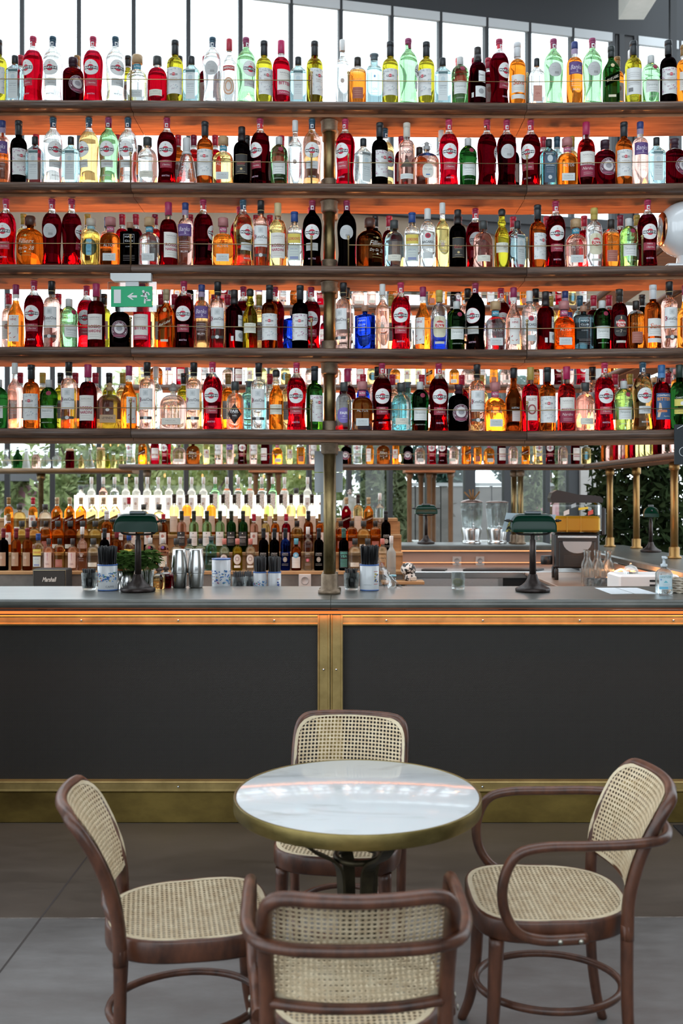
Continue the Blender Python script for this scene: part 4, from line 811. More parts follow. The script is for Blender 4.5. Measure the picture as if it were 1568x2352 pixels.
def put_bottle(ty, c, x, y, z, yaw=0, place='', bk=False, sc=1.0, extra=''):
    body, cm, lm = bottle_meshes(ty, c, bk)
    look = '%s %s' % (CW[c], CATALOG[ty][2])
    if ty == 'V': look += (' turned back to front' if bk else ' with round white label')
    k = girth(ty)*sc; o = link(CATALOG[ty][1].replace(' ', '_'), None, None, (x, y, z), yaw, cat=CATALOG[ty][1], sc=(k, k, sc))
    link('glass', body, o)
    for m, nme in cm: link(nme, m, o)
    for m, nme in lm: link(nme, m, o)
    BOT.append((o, look, place, x)); return o
TOK = re.compile(r'(\d+)([A-Z][a-z]?)-([a-z])([<>|*]?)')
WIDE = dict(F=.024, X=.022, Dj=.020, Le=.020, P=.007, S=.004, V=.003, O=.004)
YAW = {'': 0, '<': -.55, '>': .55, '|': 1.45, '*': 0}
def brad(ty, c):
    P, ax = CATALOG[ty][0](c, False)[:2]; return max(p[0] for p in P)*ax*girth(ty)
BR = {}
def row(st, yfun, zfun, place, keep=None):
    L_ = []
    for m in TOK.finditer(st):
        px = int(m[1]); Y = yfun(px)+WIDE.get(m[2], 0); k = (m[2], m[3])
        if k not in BR: BR[k] = brad(*k)
        L_.append([PX(px, Y), BR[k]+.0008, Y, px, m])
    L_.sort(key=lambda q: q[0])
    for _ in range(60):                       # bottles stand side by side: ease apart those that would touch
        for a, b in zip(L_, L_[1:]):
            need = math.sqrt(max(0, (a[1]+b[1])**2-(a[2]-b[2])**2)); g = need-(b[0]-a[0])
            if g > 0: a[0] -= g/2; b[0] += g/2
        if keep:
            for q in L_:
                d = q[0]-keep[0]; need = q[1]+keep[1]
                if abs(d) < need: q[0] = keep[0]+math.copysign(need, d)
    for x, r_, Y, px, m in L_: put_bottle(m[2], m[3], x, Y, zfun(px), YAW[m[4]]+R.uniform(-.06, .06), place, m[4] == '*')
FRONT = [
 '3W-y 36B-s 80V-r< 121V-c 163P-d> 207V-r 265V-c> 328A-c 363S-r 392W-y 435B-s 497V-c* 536Sm-c 576V-g> 616W-y> 653N-r> 690B-s 725W-y> 792L-c 826E-o 862Q-s 899W-y 934V-g| 970W-y< 1005B-s 1040T-g 1079D-d 1148V-d> 1186Su-e 1235Mi-c 1268V-g* 1320Z-o 1359V-g* 1403J-n 1457W-y* 1495T-g 1534W-k 1566R-e',
 '22Z-p 55W-k> 89B-s 127V-c> 162B-s 204V-a< 249V-g 293V-c 344S-c 387V-d 428M-c 473W-b 512A-q 547D-k 587V-d< 628T-g 669L-c 706V-p 790V-r< 833B-c> 871W-k> 938Un-p 984Dj-p 1033V-r 1073T-n 1113V-d| 1158V-d* 1223V-d< 1266B-t 1308A-o 1358N-m 1390P-d 1426W-b 1461Z-p 1498B-s 1542P-d>',
 '24V-r 92F-b 139V-d* 181V-d| 219O-a 261A-o 298H-k 339A-c 380N-d> 416Z-p 451V-d| 492A-o 533V-q> 600K-p 637N-q 672G-c 717V-k 797V-k* 848F-b> 905S-s 947G-c 982C-c 1015L-q 1050D-k 1109S-p 1154Y-y 1186B-s> 1238W-b> 1287V-d 1323A-p 1366U-c 1399E-o 1436T-g 1479V-d',
 '38I-o 83V-d 113K-p 158T-g> 221N-d 275P-k 326N-r 387J-e 424V-d 465Z-p 498K-p 533D-d> 572Y-y 619W-b 689W-k 787K-p< 838H-u< 878L-p 920V-r 979I-o< 1025U-c 1061T-n 1107V-k< 1141A-c 1183I-p 1217C-c 1253D-d> 1294A-o 1336H-h 1374T-n 1423U-d 1458E-e 1484Su-b 1521K-p 1554I-o',
 '2T-n 29L-p 74W-b 110T-n 158K-p 205N-d 252Le-p 293I-o> 338K-p 398X-p 445K-p 488V-r 540Fa-p 594K-c 634Y-e 688V-r 726W-n> 785Fb-c 826A-o 868V-d 919S-s 956T-n 997V-d 1043P-k 1086K-p 1122A-o 1176Lu-b 1210Se-r 1254W-b 1304N-m 1343S-p 1391V-r 1433T-g 1474V-a 1518Co-r 1554Ch-n']
BACK = [
 '48R-r 177R-e 294R-y 412R-y 472R-d 743R-r 1053R-r 1092R-d 1119R-d 1424R-e 1441L-c',
 '4R-o 83R-r 270R-r 319E-b 409R-b 445R-m 494R-r 567R-k 610R-k 646R-r 735R-q 893V-a> 912R-d 963E-b 1013L-c 1177R-k 1248R-r 1278R-s 1318R-a 1338R-d',
 '4R-e 54R-q 201R-q 255G-p 275R-r 310R-d 356R-m 437R-d 475R-q 552V-r> 588R-b 618R-r 722V-r 802R-r 868R-k 887R-d 1060R-r 1085V-d 1178R-r 1255R-r 1341R-r 1424R-m 1462R-q',
 '20R-p 134R-d 199V-r 239R-y 350R-a 377R-b 402R-d 446R-d 487R-q 522R-r 549R-d 598V-d 636R-a 669V-d< 700H-u> 726V-d 796K-c 898R-a 932R-c 1002H-u 1040R-k 1074K-p 1150V-d 1231K-p 1280R-q 1300Z-o 1318R-s 1356R-d 1398R-r 1474R-k',
 '46R-p 98R-a 139R-y 173R-b 225R-p 248R-y 279R-a 358L-c 422R-y 480R-s 524R-e 572Q-t 620R-c 661R-a 782N-d 809R-u 840K-p 890R-p 905Q-t 966R-r 1060R-r 1105R-q 1180K-p 1360K-p 1412R-p 1446R-a 1486R-k 1534R-d']
for i in range(5):
    row(FRONT[i], lambda p: 4.942, lambda p, i=i: SH[i]+sag(p), '%s shelf, front row' % ORD[i], (PX(756, 4.99), .032))
    row(BACK[i], lambda p: 5.062, lambda p, i=i: SH[i]+sag(p), '%s shelf, back row' % ORD[i], (PX(757, 5.05), .047))
# glowing candle bulbs standing among the bottles
M_bulb = emit('bulb_glow', (1, .46, .16), 36)
bulb_me = MB().lathe([(.010, .030), (.0135, .045), (.015, .062), (.012, .085), (.005, .105), (1e-6, .110)], 10).mesh('bulb', M_bulb)
base_me = MB().lathe([(.014, 0), (.014, .003), (.0105, .006), (.0105, .032), (1e-6, .033)], 10).mesh('socket', flat('bulb_socket', (.03, .025, .02), .4))
def bulb(x, y, z, label, power, group):
    t = thing('candle_bulb', label, 'light bulb', (x, y, z), group=group)
    link('socket', base_me, t); link('glass_bulb', bulb_me, t)
    l = bpy.data.lights.new('bulb_light', 'POINT'); l.energy = power*5.5; l.color = (1, .36, .10); l.shadow_soft_size = .02
    link('bulb_light', l, t, (0, 0, .07))
BX = [[30, 150, 240, 345, 470, 560, 640, 710, 880, 985, 1105, 1220, 1300, 1385, 1480], [70, 145, 228, 320, 360, 455, 530, 608, 690, 850, 912, 1000, 1095, 1200, 1290, 1400, 1480], [70, 160, 240, 320, 400, 565, 655, 700, 840, 925, 1000, 1110, 1210, 1335, 1450], [60, 195, 300, 370, 545, 645, 705, 895, 960, 1085, 1160, 1280, 1398, 1500], [50, 180, 315, 462, 520, 700, 810, 855, 985, 1140, 1230, 1330, 1415, 1500]]
for i, L_ in enumerate(BX):
    for k, px in enumerate(L_):
        nm = ['first', 'second', 'third', 'fourth', 'fifth', 'sixth', 'seventh', 'eighth', 'ninth', 'tenth', 'eleventh', 'twelfth', 'thirteenth', 'fourteenth', 'fifteenth', 'sixteenth', 'seventeenth'][k]
        bulb(PX(px, 5.145), 5.145, SH[i]+sag(px), 'glowing candle bulb behind the bottles of the %s shelf, %s from left' % (ORD[i], nm), .75, 'candle bulbs on the front shelves')

# ------------------------------------------------------------------ far side of the island: racks, counters, stepped display
YR = 10.05
FX0, FX1 = PX(272, YR), 2.62
for i, z in enumerate(SH):
    t = thing('bar_shelf', '%s wooden shelf of the far rack across the island' % ORD[i], 'shelf', (0, YR, z), group='far rack shelves')
    for k, (xa, xb) in enumerate(((FX0, -.15), (-.148, FX1))):
        b = MB(); nose(b, xa, 0, xb, 0, 0, .06, TH); part('edge_nosing', b, M_oak, t)
        b = MB(); board(b, xa, -.0005, xb, -.0005, .0605, .33, TH+.01); part('plank', b, M_board, t)
    for px in (384, 560, 780, 985, 1175, 1290): part('rail_post', MB().lathe([(.0045, 0), (.0045, .13), (.0075, .138), (.006, .15), (1e-6, .152)], 8), M_rail, t, loc=(PX(px, YR), .012, 0))
    part('rail_rod', MB().tube([(FX0+.02, .010, .103), (FX1-.02, .010, .103)], .0024, 6), M_rail, t)
def sidepost(X, Y, label, z0=CT, top=SH[4]-TH-.012, r=.030, mat=None, name='rack_post'):
    t = thing(name, label, 'post', (X, Y, z0+.0005)); h = top-z0-.002
    part('pipe', MB().lathe([(r, .001), (r, h)], 16), mat or M_pipe, t)
    part('collar', MB().lathe([(r, h-.07), (r*1.4, h-.06), (r*1.4, h-.004), (r, h-.004)], 16), mat or M_fit, t)
    part('base_cup', MB().lathe([(r, 0), (r*1.9, 0), (r*1.9, .015), (r*1.4, .022), (r*1.4, .09), (r, .095)], 16), mat or M_fit, t)
for px, y, lb in ((338, 10.25, 'brass post under the far rack behind the left lamp'), (1180, 10.3, 'left one of two brass posts between dispensers and juice machine'), (1195, 10.2, 'right one of two brass posts between dispensers and juice machine')):
    sidepost(PX(px, y), y, lb)
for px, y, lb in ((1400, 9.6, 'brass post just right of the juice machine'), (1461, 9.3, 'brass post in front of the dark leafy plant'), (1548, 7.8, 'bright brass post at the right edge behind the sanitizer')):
    sidepost(PX(px, y), y, lb, mat=noisy('lit_brass', (.22, .12, .035), (.38, .22, .075), 8, (1, 1, .5), .4, metal=.8))  # lit copy of the pipe brass: light put into the colour
# right side rack, running away from the camera
for i, z in enumerate(SH):
    t = thing('bar_shelf', '%s wooden shelf of the right side rack running to the back' % ORD[i], 'shelf', (2.66, 0, z), group='side rack shelves')
    b = MB(); nose(b, 6.25, 0, 10.0, 0, -.17, -.11, TH); b.xf(lambda p: Vector((p.y, p.x, p.z))); part('edge_nosing', b, M_oak, t)
    b = MB(); b.box(-.1095, .17, 6.25, 10.0, -TH-.01, -.0005); part('plank', b, M_board, t)
M_fcount = M_marble
b = MB().bbox(FX0-.4, 2.2, 0, .62, CT-.055, CT, .012); single('counter_slab', b, M_fcount, 'marble counter slab on the far side of the island', 'counter', (0, 9.98, 0))
b = MB().bbox(0, .62, 5.42, 9.97, CT-.055, CT, .012); single('counter_slab', b, M_fcount, 'marble counter slab on the right side of the island', 'counter', (2.28, 0, 0))
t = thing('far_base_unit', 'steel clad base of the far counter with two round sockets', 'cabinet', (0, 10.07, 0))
part('carcass', MB().box(.4, 2.27, .01, .5, 0, CT-.056), flat('steel_panel_strip_glow', (.50, .36, .30), .4), t)  # steel panel with the orange strip's glow put into its colour
M_soc = flat('socket_white', (.62, .60, .58), .4)
for px in (1049, 1102):
    q = part('socket_plate', MB().bbox(-.045, .045, -.012, -.001, -.045, .045, .003), M_soc, t, loc=(PX(px, 10.06), 0, PZ(1288, 10.06)))
    part('socket_ring', MB().lathe([(.030, .0), (.030, .006), (.026, .008), (.024, .004), (1e-6, .004)], 16).xf(lambda p: Vector((p.x, -p.z-.0115, p.y))), flat('socket_ring', (.45, .43, .42), .4), q)
t = thing('led_strip', 'orange light strip under the far counter edge', 'light strip', (0, 10.0, CT-.056)); part('strip', MB().box(.4, 2.2, .01, .03, -.012, -.002), emit('led_orange_soft', (1, .40, .17), 1.6), t); part('channel', MB().box(.4, 2.2, .03, .04, -.016, -.001), M_dark, t)
t = thing('work_bench', 'long steel work bench below the far counter', 'bench', (0, 9.15, 0))
part('worktop', MB().bbox(.55, 2.27, 0, .9, .855, .88, .004), M_steelb, t)
part('front_rail', MB().bbox(.55, 2.27, -.012, 0, .82, .878, .003), M_steel, t)
part('basin_front', MB().box(.62, 1.5, .03, .05, .3, .815), M_steelb, t); part('recess_shade', MB().box(1.5, 2.25, .05, .07, .1, .815), M_black, t)  # black sheet stands in for the shade under the bench
for x in (.58, 1.5, 2.24): part('leg', MB().box(x-.02, x+.02, .0, .04, 0, .82), M_steel, t)
part('bar_mat', MB().prism([(.76, .1), (.98, .06), (1.02, .22), (.8, .26)], .8805, .893), M_black, t); part('bar_mat', MB().prism([(1.15, .05), (1.85, .05), (1.95, .2), (1.5, .28), (1.2, .2)], .8805, .897), M_black, t)
t = thing('led_strip', 'second orange strip at the back of the steel work bench', 'light strip', (0, 10.06, .90)); part('strip', MB().box(.5, 2.2, -.004, .006, 0, .008), emit('led_orange_soft', (1, .40, .17), 1.6), t); part('channel', MB().box(.5, 2.2, .006, .009, -.002, .01), M_dark, t)
t = thing('side_bench', 'copper lit work bench along the right side of the island', 'bench', (0, 0, 0))
part('worktop', MB().bbox(1.72, 2.26, 5.6, 9.1, .85, .875, .004), noisy('copper_top', (.42, .24, .16), (.58, .40, .30), 4, (1, 1, 1), .35, metal=.6), t)
part('backsplash', MB().box(2.262, 2.278, 5.6, 9.1, .875, CT-.057), MATS['copper_top'], t)
part('front_panel', MB().box(1.74, 1.76, 5.6, 9.1, .05, .848), M_steelb, t)
bpts = cat([(2.25, 8.0, .97), (2.24, 7.75, 1.005), (2.235, 7.5, .96), (2.23, 7.2, .925), (2.235, 6.9, .95), (2.24, 6.7, 1.0)], 6)
t = thing('led_rope', 'loose orange glowing light rope on the right side bench', 'light strip'); part('rope', MB().tube(bpts, .007, 8), emit('led_rope_glow', (1, .42, .16), 9), t); part('end_cap', MB().tube([bpts[-1], bpts[-1]+Vector((0, -.03, .01))], .008, 8), M_black, t)
l = bpy.data.lights.new('rope_light', 'POINT'); l.energy = 5; l.color = (1, .36, .1); l.shadow_soft_size = .1; link('rope_light', l, t, (2.1, 7.3, .98))
# stepped bottle display
DX0, DX1 = -3.1, PX(928, 7.45)
TIER = [(7.42, 1.018), (7.60, 1.15), (7.78, 1.281), (7.96, 1.41)]
M_lite = emit('lit_shelf', (1, .92, .76), 8.0)
M_slate = noisy('slate_panel', (.10, .095, .085), (.22, .205, .185), 4, (1, 1, 1), .6, bump=.1)
t = thing('bottle_steps', 'honey wood stepped bottle display with a lit top step', 'display stand', (0, 0, 0))
for k, (y, z) in enumerate(TIER):
    part('step', MB().bbox(DX0, DX1-(0 if k < 3 else .02), y, y+.195, z-.026, z, .003), M_tan, t)
    part('riser', MB().box(DX0, DX1-.01, y+.012, y+.028, (0 if k == 0 else TIER[k-1][1]+.001), z-.0265), M_slate if k == 0 else M_tan, t)
part('light_panel', MB().box(PX(170, 8.05), PX(752, 8.05), 7.985, 8.13, 1.4105, 1.414), M_lite, t)
part('light_panel', MB().box(PX(170, 8.15), PX(752, 8.15), 8.15, 8.16, 1.38, 1.60), emit('lit_back', (1, .93, .80), 2.6), t)
part('end_panel', MB().prism([(7.44, 0), (8.15, 0), (8.15, 1.38), (7.97, 1.38), (7.97, 1.25), (7.79, 1.25), (7.79, 1.12), (7.61, 1.12), (7.61, .99), (7.44, .99)], DX1-.009, DX1-.001, 'x'), M_tan, t)
q = part('socket_plate', MB().bbox(-.047, .047, -.01, .011, -.047, .047, .003), M_soc, t, loc=(PX(700, 7.42), 7.42, PZ(1333, 7.42)))
part('socket_ring', MB().lathe([(.032, 0), (.032, .004), (.028, .005), (.026, .002), (1e-6, .002)], 16).xf(lambda p: Vector((p.x, -p.z-.0095, p.y))), flat('socket_ring', (.45, .43, .42), .4), q)
def tier(st, k, place):
    y, z = TIER[k]; row(st, lambda p: y+.09, lambda p: z+(.0042 if k == 3 and 160 < p < 765 else .0003), place)
tier('8Wf-k 37Wf-b 63Wf-b 88G-c 112Pi-p 137E-a 167Pi-p 190L-p 213S-c 240Da-k 268Wf-b 296G-c 345Tq-c 375Tq-p 405S-c 435B-s 460B-s 485Q-t 515Ro-s 545Ro-y 575Ro-c 605Da-k 630Da-k 655Da-u 680Bl-b 707Do-c 732Da-k 790Te-k 816S-c 842S-c 878Ti-c', 0, 'display steps, lowest step')
tier('20R-e 52S-q 80S-a 105E-e 133S-e 162S-b 190S-a 215S-q 245Su-e 275C-p 305R-b 340R-k 375R-b 417La-p 445La-g 475La-g 505La-g 531La-n 558La-n 583R-p 610R-q 632R-e 657R-r 682E-a 708Da-b 735R-e 762R-e 787E-o 806E-o 833S-a 858E-e 886Da-k', 1, 'display steps, second step')
tier('20R-e 45S-q 76R-o 104S-c 131J-e 160J-e 186J-e 212J-q 238J-q 264J-a 296R-c 330S-a 365S-q 400Pa-q 429Pa-o 457Pa-a 485Pa-o 512Pa-c 538Pa-c 565Pa-a 592Pa-c 617Pa-q 645Pa-c 668Pa-q 692Pa-a 716Pa-c 795J-r 822Pa-a 846J-o 872L-c', 2, 'display steps, third step')
tier('186Q-c 210L-w 237L-p 263L-c 289L-w 313L-w 338L-w 363L-w 388L-w 414L-w 440L-w 467L-w 494Cb-g 521Cb-w 547Cb-c 574Cb-w 601Cb-c 626Cb-g 653Cb-w 680S-w 706L-w 735L-c 803X-w', 3, 'display steps, lit top step')
put_bottle('Be', 'w', PX(906, 6.9), 7.36, .955, 0, 'end of the display steps', sc=1.0)
single('display_ledge', MB().bbox(.30, .62, 7.25, 7.41, .93, .954, .003), M_tan, 'small wooden ledge at the right end of the bottle steps', 'ledge')
# far bottles
FT = ['V-r', 'V-d', 'V-d', 'V-c', 'W-b', 'N-d', 'N-r', 'I-o', 'A-o', 'A-p', 'S-p', 'E-o', 'K-p', 'F-b', 'R-r', 'R-e', 'R-q', 'S-q', 'O-a', 'X-p', 'J-e', 'Z-p', 'V-a', 'P-k']
rf = random.Random(21); FORD = ['top', 'second', 'third', 'fourth', 'lowest']
for i in range(5):
    px = 288.0
    while px < 1345:
        ty = rf.choice(FT); nmm, c = ty.split('-'); w = 24 if nmm not in 'FX' else 30
        px += w/2
        if i == 4 or rf.random() < (.93 if i in (0, 2) else .6): put_bottle(nmm, c, PX(px, YR+.12), YR+.12+WIDE.get(nmm, 0), SH[i]+.0005, rf.uniform(-.5, .5), 'far rack, %s shelf' % FORD[i])
        px += w/2+rf.uniform(1, 5)
for i in (2, 3, 4):
    y = 6.5
    while y < 9.7:
        ty = rf.choice(FT); nmm, c = ty.split('-'); put_bottle(nmm, c, 2.62, y, SH[i]+.0005, pi/2+rf.uniform(-.3, .3), 'side rack, %s shelf' % FORD[i]); y += rf.uniform(.13, .22)
k = 0
for i in range(5):
    for px in range(330, 1370, 150):
        px += rf.uniform(-25, 25); k += 1
        bulb(PX(px, YR+.26), YR+.26, SH[i]+.0005, 'small candle bulb glowing on the far rack, %s shelf, %s from left' % (FORD[i], NUMW[(px > 0)*0+sum(1 for q in range(330, 1370, 150) if q < px-30)]), 2.2, 'candle bulbs on the far rack')
# left back shelf with jars
YL = 11.25; zl = PZ(1075, YL); t = thing('back_shelf', 'wooden shelf with jars and decanters near the left windows', 'shelf', (0, YL, zl))
xa, xb = PX(-90, YL), PX(303, YL)
b = MB(); nose(b, xa, 0, xb, 0, 0, .06, .055); part('edge_nosing', b, noisy('amber_oak', (.10, .055, .02), (.26, .15, .06), 8, (.6, 6, 6), .5), t)
part('plank', MB().box(xa, xb, .0605, .4, -.06, -.0005), MATS['amber_oak'], t); part('rail_rod', MB().tube([(xa, .02, .09), (xb, .02, .09)], .003, 6), M_rail, t)
for px in (85, -40): part('post', MB().lathe([(.03, -zl+.002), (.03, -.15), (.05, -.13), (.05, -.0605)], 12), M_pipe, t, loc=(PX(px, YL), .15, 0))
JAR = [('decanter', 15, 'c', 'white frosted decanter at the left end of the back shelf', [(.05, 0), (.055, .02), (.05, .08), (.018, .12), (.016, .19), (.02, .195)]),
       ('decanter', 40, 'n', 'green glass bottle on the back shelf beside the frosted decanter', [(.05, 0), (.055, .02), (.05, .14), (.02, .18), (.016, .22)]),
       ('decanter', 60, 'w', 'white tapering flask on the back shelf', [(.05, 0), (.05, .01), (.02, .16), (.02, .2)]), ('decanter', 82, 'p', 'pink rounded flask on the back shelf', [(.045, 0), (.05, .02), (.05, .12), (.03, .16), (.02, .165)]),
       ('decanter', 105, 'c', 'clear crystal decanter left of the dark jar', [(.05, 0), (.055, .02), (.055, .1), (.02, .14), (.02, .18), (.03, .2)]), ('decanter', 130, 'c', 'clear crystal decanter touching the dark jar', [(.045, 0), (.05, .02), (.05, .13), (.018, .15), (.018, .19)]),
       ('jar', 160, 'd', 'tall jar of dark red liquid on the back shelf', [(.048, 0), (.05, .005), (.05, .15), (.046, .16), (.046, .2)]), ('decanter', 186, 'a', 'small amber bottle between the two jars', [(.03, 0), (.032, .01), (.03, .1), (.012, .13), (.012, .16)]),
       ('decanter', 206, 'c', 'clear conical flask right of the dark jar', [(.06, 0), (.06, .01), (.015, .15), (.015, .22)]), ('jar', 231, 'a', 'tall jar of amber preserved fruit on the back shelf', [(.048, 0), (.05, .005), (.05, .19), (.046, .2), (.046, .215)]),
       ('decanter', 247, 'y', 'small yellow-green oil bottle on the back shelf', [(.026, 0), (.028, .01), (.028, .09), (.01, .12), (.01, .18)]), ('decanter', 260, 'q', 'small golden bottle beside the oil bottle', [(.03, 0), (.032, .01), (.03, .1), (.02, .13), (.02, .16)]),
       ('decanter', 278, 'q', 'second golden bottle at the right end of the back shelf', [(.03, 0), (.032, .01), (.03, .11), (.02, .14), (.02, .15)])]
for nm, px, c, lb, pr in JAR:
    t = thing(nm, lb, nm, (PX(px, YL+.12), YL+.13, zl+.0005)); part('glass', MB().lathe([(1e-6, .002)]+pr+[(1e-6, pr[-1][1])], 16), gmat(c), t)
    part('stopper', MB().lathe([(pr[-1][0]*.9, pr[-1][1]+.0005), (pr[-1][0]*1.1, pr[-1][1]+.004), (pr[-1][0]*.9, pr[-1][1]+.03), (1e-6, pr[-1][1]+.032)], 12), gmat('c') if nm == 'decanter' else flat('cork', (.45, .32, .2), .8), t)
# short racks seen beyond the island
for (pa, pb, ps, lb) in ((930, 1046, (939, 969, 984, 998, 1033), 'short shelf on brown posts beyond the small far lamp'), (570, 655, (588, 616, 640), 'short shelf on brown posts behind the lit bottles')):
    Y2 = 12.2; z2 = PZ(1086, Y2); t = thing('corner_rack', lb, 'rack', (0, Y2, 0))
    part('shelf_board', MB().bbox(PX(pa, Y2), PX(pb, Y2), 0, .5, z2, z2+.06, .01), M_board, t)
    for k2, p_ in enumerate(ps): part('post', MB().lathe([(.05, 0), (.05, .02), (.032, .06), (.032, z2-.07), (.045, z2-.05), (.045, z2-.001)], 12), noisy('brown_post', (.10, .055, .025), (.2, .12, .055), 10, (1, 1, .3), .45), t, loc=(PX(p_, Y2+.2), .12+.25*(k2 % 2), 0))
# big dark leaved plant at the right
rp = random.Random(5); t = thing('ficus_plant', 'tall dark leafy ficus behind the brass posts at the right', 'plant', (PX(1470, 11.6), 11.6, 0))
def ff(r):
    a = r.random()*2*pi; k = .85*math.sqrt(r.random()); return (k*cos(a)*.75, k*sin(a)*.6, .35+2.6*r.random())
part('foliage', foliage(5200, ff, .08, rp), leafmat('ficus_leaf', (.012, .022, .010), (.05, .075, .03)), t, kind='stuff')
for k in range(5): a = k*1.3; part('stem', MB().tube(cat([(.03*cos(a), .03*sin(a), .3), (.1*cos(a), .1*sin(a), 1.2), (.25*cos(a+.4), .25*sin(a+.4), 2.6)], 4), [.02, .008], 6), M_bark, t)
part('pot', MB().lathe([(.2, 0), (.26, .32), (.28, .34), (.26, .36), (.24, .34), (1e-6, .33)], 20), flat('clay_pot', (.12, .08, .06), .7), t)

# ------------------------------------------------------------------ things on and behind the counter
M_green = glass('lamp_green_glass', (.02, .22, .12), thin=.04)
def greenshade():
    m, nt, out = newmat('banker_green'); p = N(nt, 'ShaderNodeBsdfPrincipled', i_Roughness=.14)
    p.inputs[0].default_value = (.002, .030, .017, 1); p.inputs['Specular IOR Level'].default_value = .3
    t = N(nt, 'ShaderNodeBsdfTranslucent'); t.inputs[0].default_value = (.02, .40, .22, 1); mx = N(nt, 'ShaderNodeMixShader'); mx.inputs[0].default_value = .10
    nt.links.new(p.outputs[0], mx.inputs[1]); nt.links.new(t.outputs[0], mx.inputs[2]); nt.links.new(mx.outputs[0], out.inputs[0]); return m
M_shade = greenshade()
M_bronze = noisy('lamp_bronze', (.022, .014, .012), (.05, .034, .03), 20, (1, 1, 1), .38, metal=.5)
def banker_lamp(x, y, label, rz=0, sc=1.0):
    t = thing('banker_lamp', label, 'lamp', (x, y, CT+.0005), rz, group='green banker lamps', sc=sc)
    part('base', MB().lathe([(.084, 0), (.088, .004), (.088, .016), (.080, .022), (.074, .023), (.058, .032), (.040, .048), (.027, .070), (.022, .090), (.016, .092)], 48, ribs=1, rib=.028), M_bronze, t)
    part('stem', MB().lathe([(.0175, .090), (.0165, .27), (.012, .275), (.012, .295), (.009, .30)], 16), M_bronze, t)
    w = .118
    part('fork', MB().tube(cat([(-w, 0, .372), (-.098, 0, .362), (-.098, 0, .335), (-.085, 0, .308), (-.05, 0, .30), (.05, 0, .30), (.085, 0, .308), (.098, 0, .335), (.098, 0, .362), (w, 0, .372)], 5), .0055, 8), M_bronze, t)
    b = MB(); nu, nv = 20, 12; vs = []
    for i in range(nu+1):
        s = -1+2*i/nu; s = math.copysign(abs(s)**.7, s)
        for j in range(nv+1):
            a = radians(-12+204*j/nv); k = (1-abs(s)**7)**.5*.12+.88 if abs(s) < 1 else .88
            h = .074*math.copysign(abs(sin(a))**.75, sin(a))
            wx = .116-.026*max(0, sin(a))**1.5
            vs.append((s*wx, -.062*cos(a)*(1 if j else 1), .336+h*k))
    b.add(vs, [(i*(nv+1)+j, (i+1)*(nv+1)+j, (i+1)*(nv+1)+j+1, i*(nv+1)+j+1) for i in range(nu) for j in range(nv)], 0, True)
    for i, fl_ in ((0, 1), (nu, 0)):
        r_ = [i*(nv+1)+j for j in range(nv+1)]; b.f.append(tuple(r_ if fl_ else r_[::-1])); b.m.append(0); b.sm.append(False)
    part('shade', b, M_shade, t)
    part('shade_cap', MB().bbox(-.042, .042, -.022, .022, .4065, .423, .004), flat('cap_grey', (.16, .18, .19), .35, .5), t)
    for s in (-1, 1):
        b = MB().lathe([(.004, 0), (.010, .004), (.006, .010), (.009, .014), (.004, .022), (.0055, .026), (1e-6, .032)], 10); q = part('finial', b, M_black, t, loc=(s*(w+.001), 0, .372), rot=(0, s*pi/2, 0))
    part('bulb', MB().tube([(-.05, 0, .365), (.05, 0, .365)], .014, 10), flat('opal_glass', (.7, .7, .66), .3), t)
    return t
banker_lamp(PX(317, 5.10), 5.10, 'green glass banker lamp standing among straws and mint on the bar')
banker_lamp(PX(1223, 5.10), 5.10, 'green glass banker lamp with a card behind it on the right of the bar', rz=-.06)
banker_lamp(PX(978, 10.22), 10.22, 'small distant green banker lamp on the far counter', rz=.0)
banker_lamp(PX(1494, 8.7), 8.7, 'dark banker lamp seen end-on before the leafy plant', rz=pi/2-.25)
t = thing('picture_card', 'pale blue card with black and yellow picture propped behind the right lamp', 'card', (PX(1213, 5.19), 5.175, PZ(1202, 5.19)), rz=0)
part('sheet', MB().add([(-.145, 0, -.045), (.12, 0, -.035), (.148, .012, .046), (-.118, .012, .056), (-.145, .002, -.045), (.12, .002, -.035), (.148, .014, .046), (-.118, .014, .056)], [(0, 1, 2, 3), (7, 6, 5, 4), (0, 4, 5, 1), (1, 5, 6, 2), (2, 6, 7, 3), (3, 7, 4, 0)]), flat('card_blue', (.50, .60, .66), .5), t)
part('print', MB().add([(-.125, -.0015, -.045), (-.09, -.0015, -.043), (-.088, .004, .0), (-.105, .005, .012)], [(0, 1, 2, 3)]), noisy('card_print', (.01, .01, .01), (.75, .62, .15), 60, (1, 1, 1), .5, lo=.48, hi=.52), t)

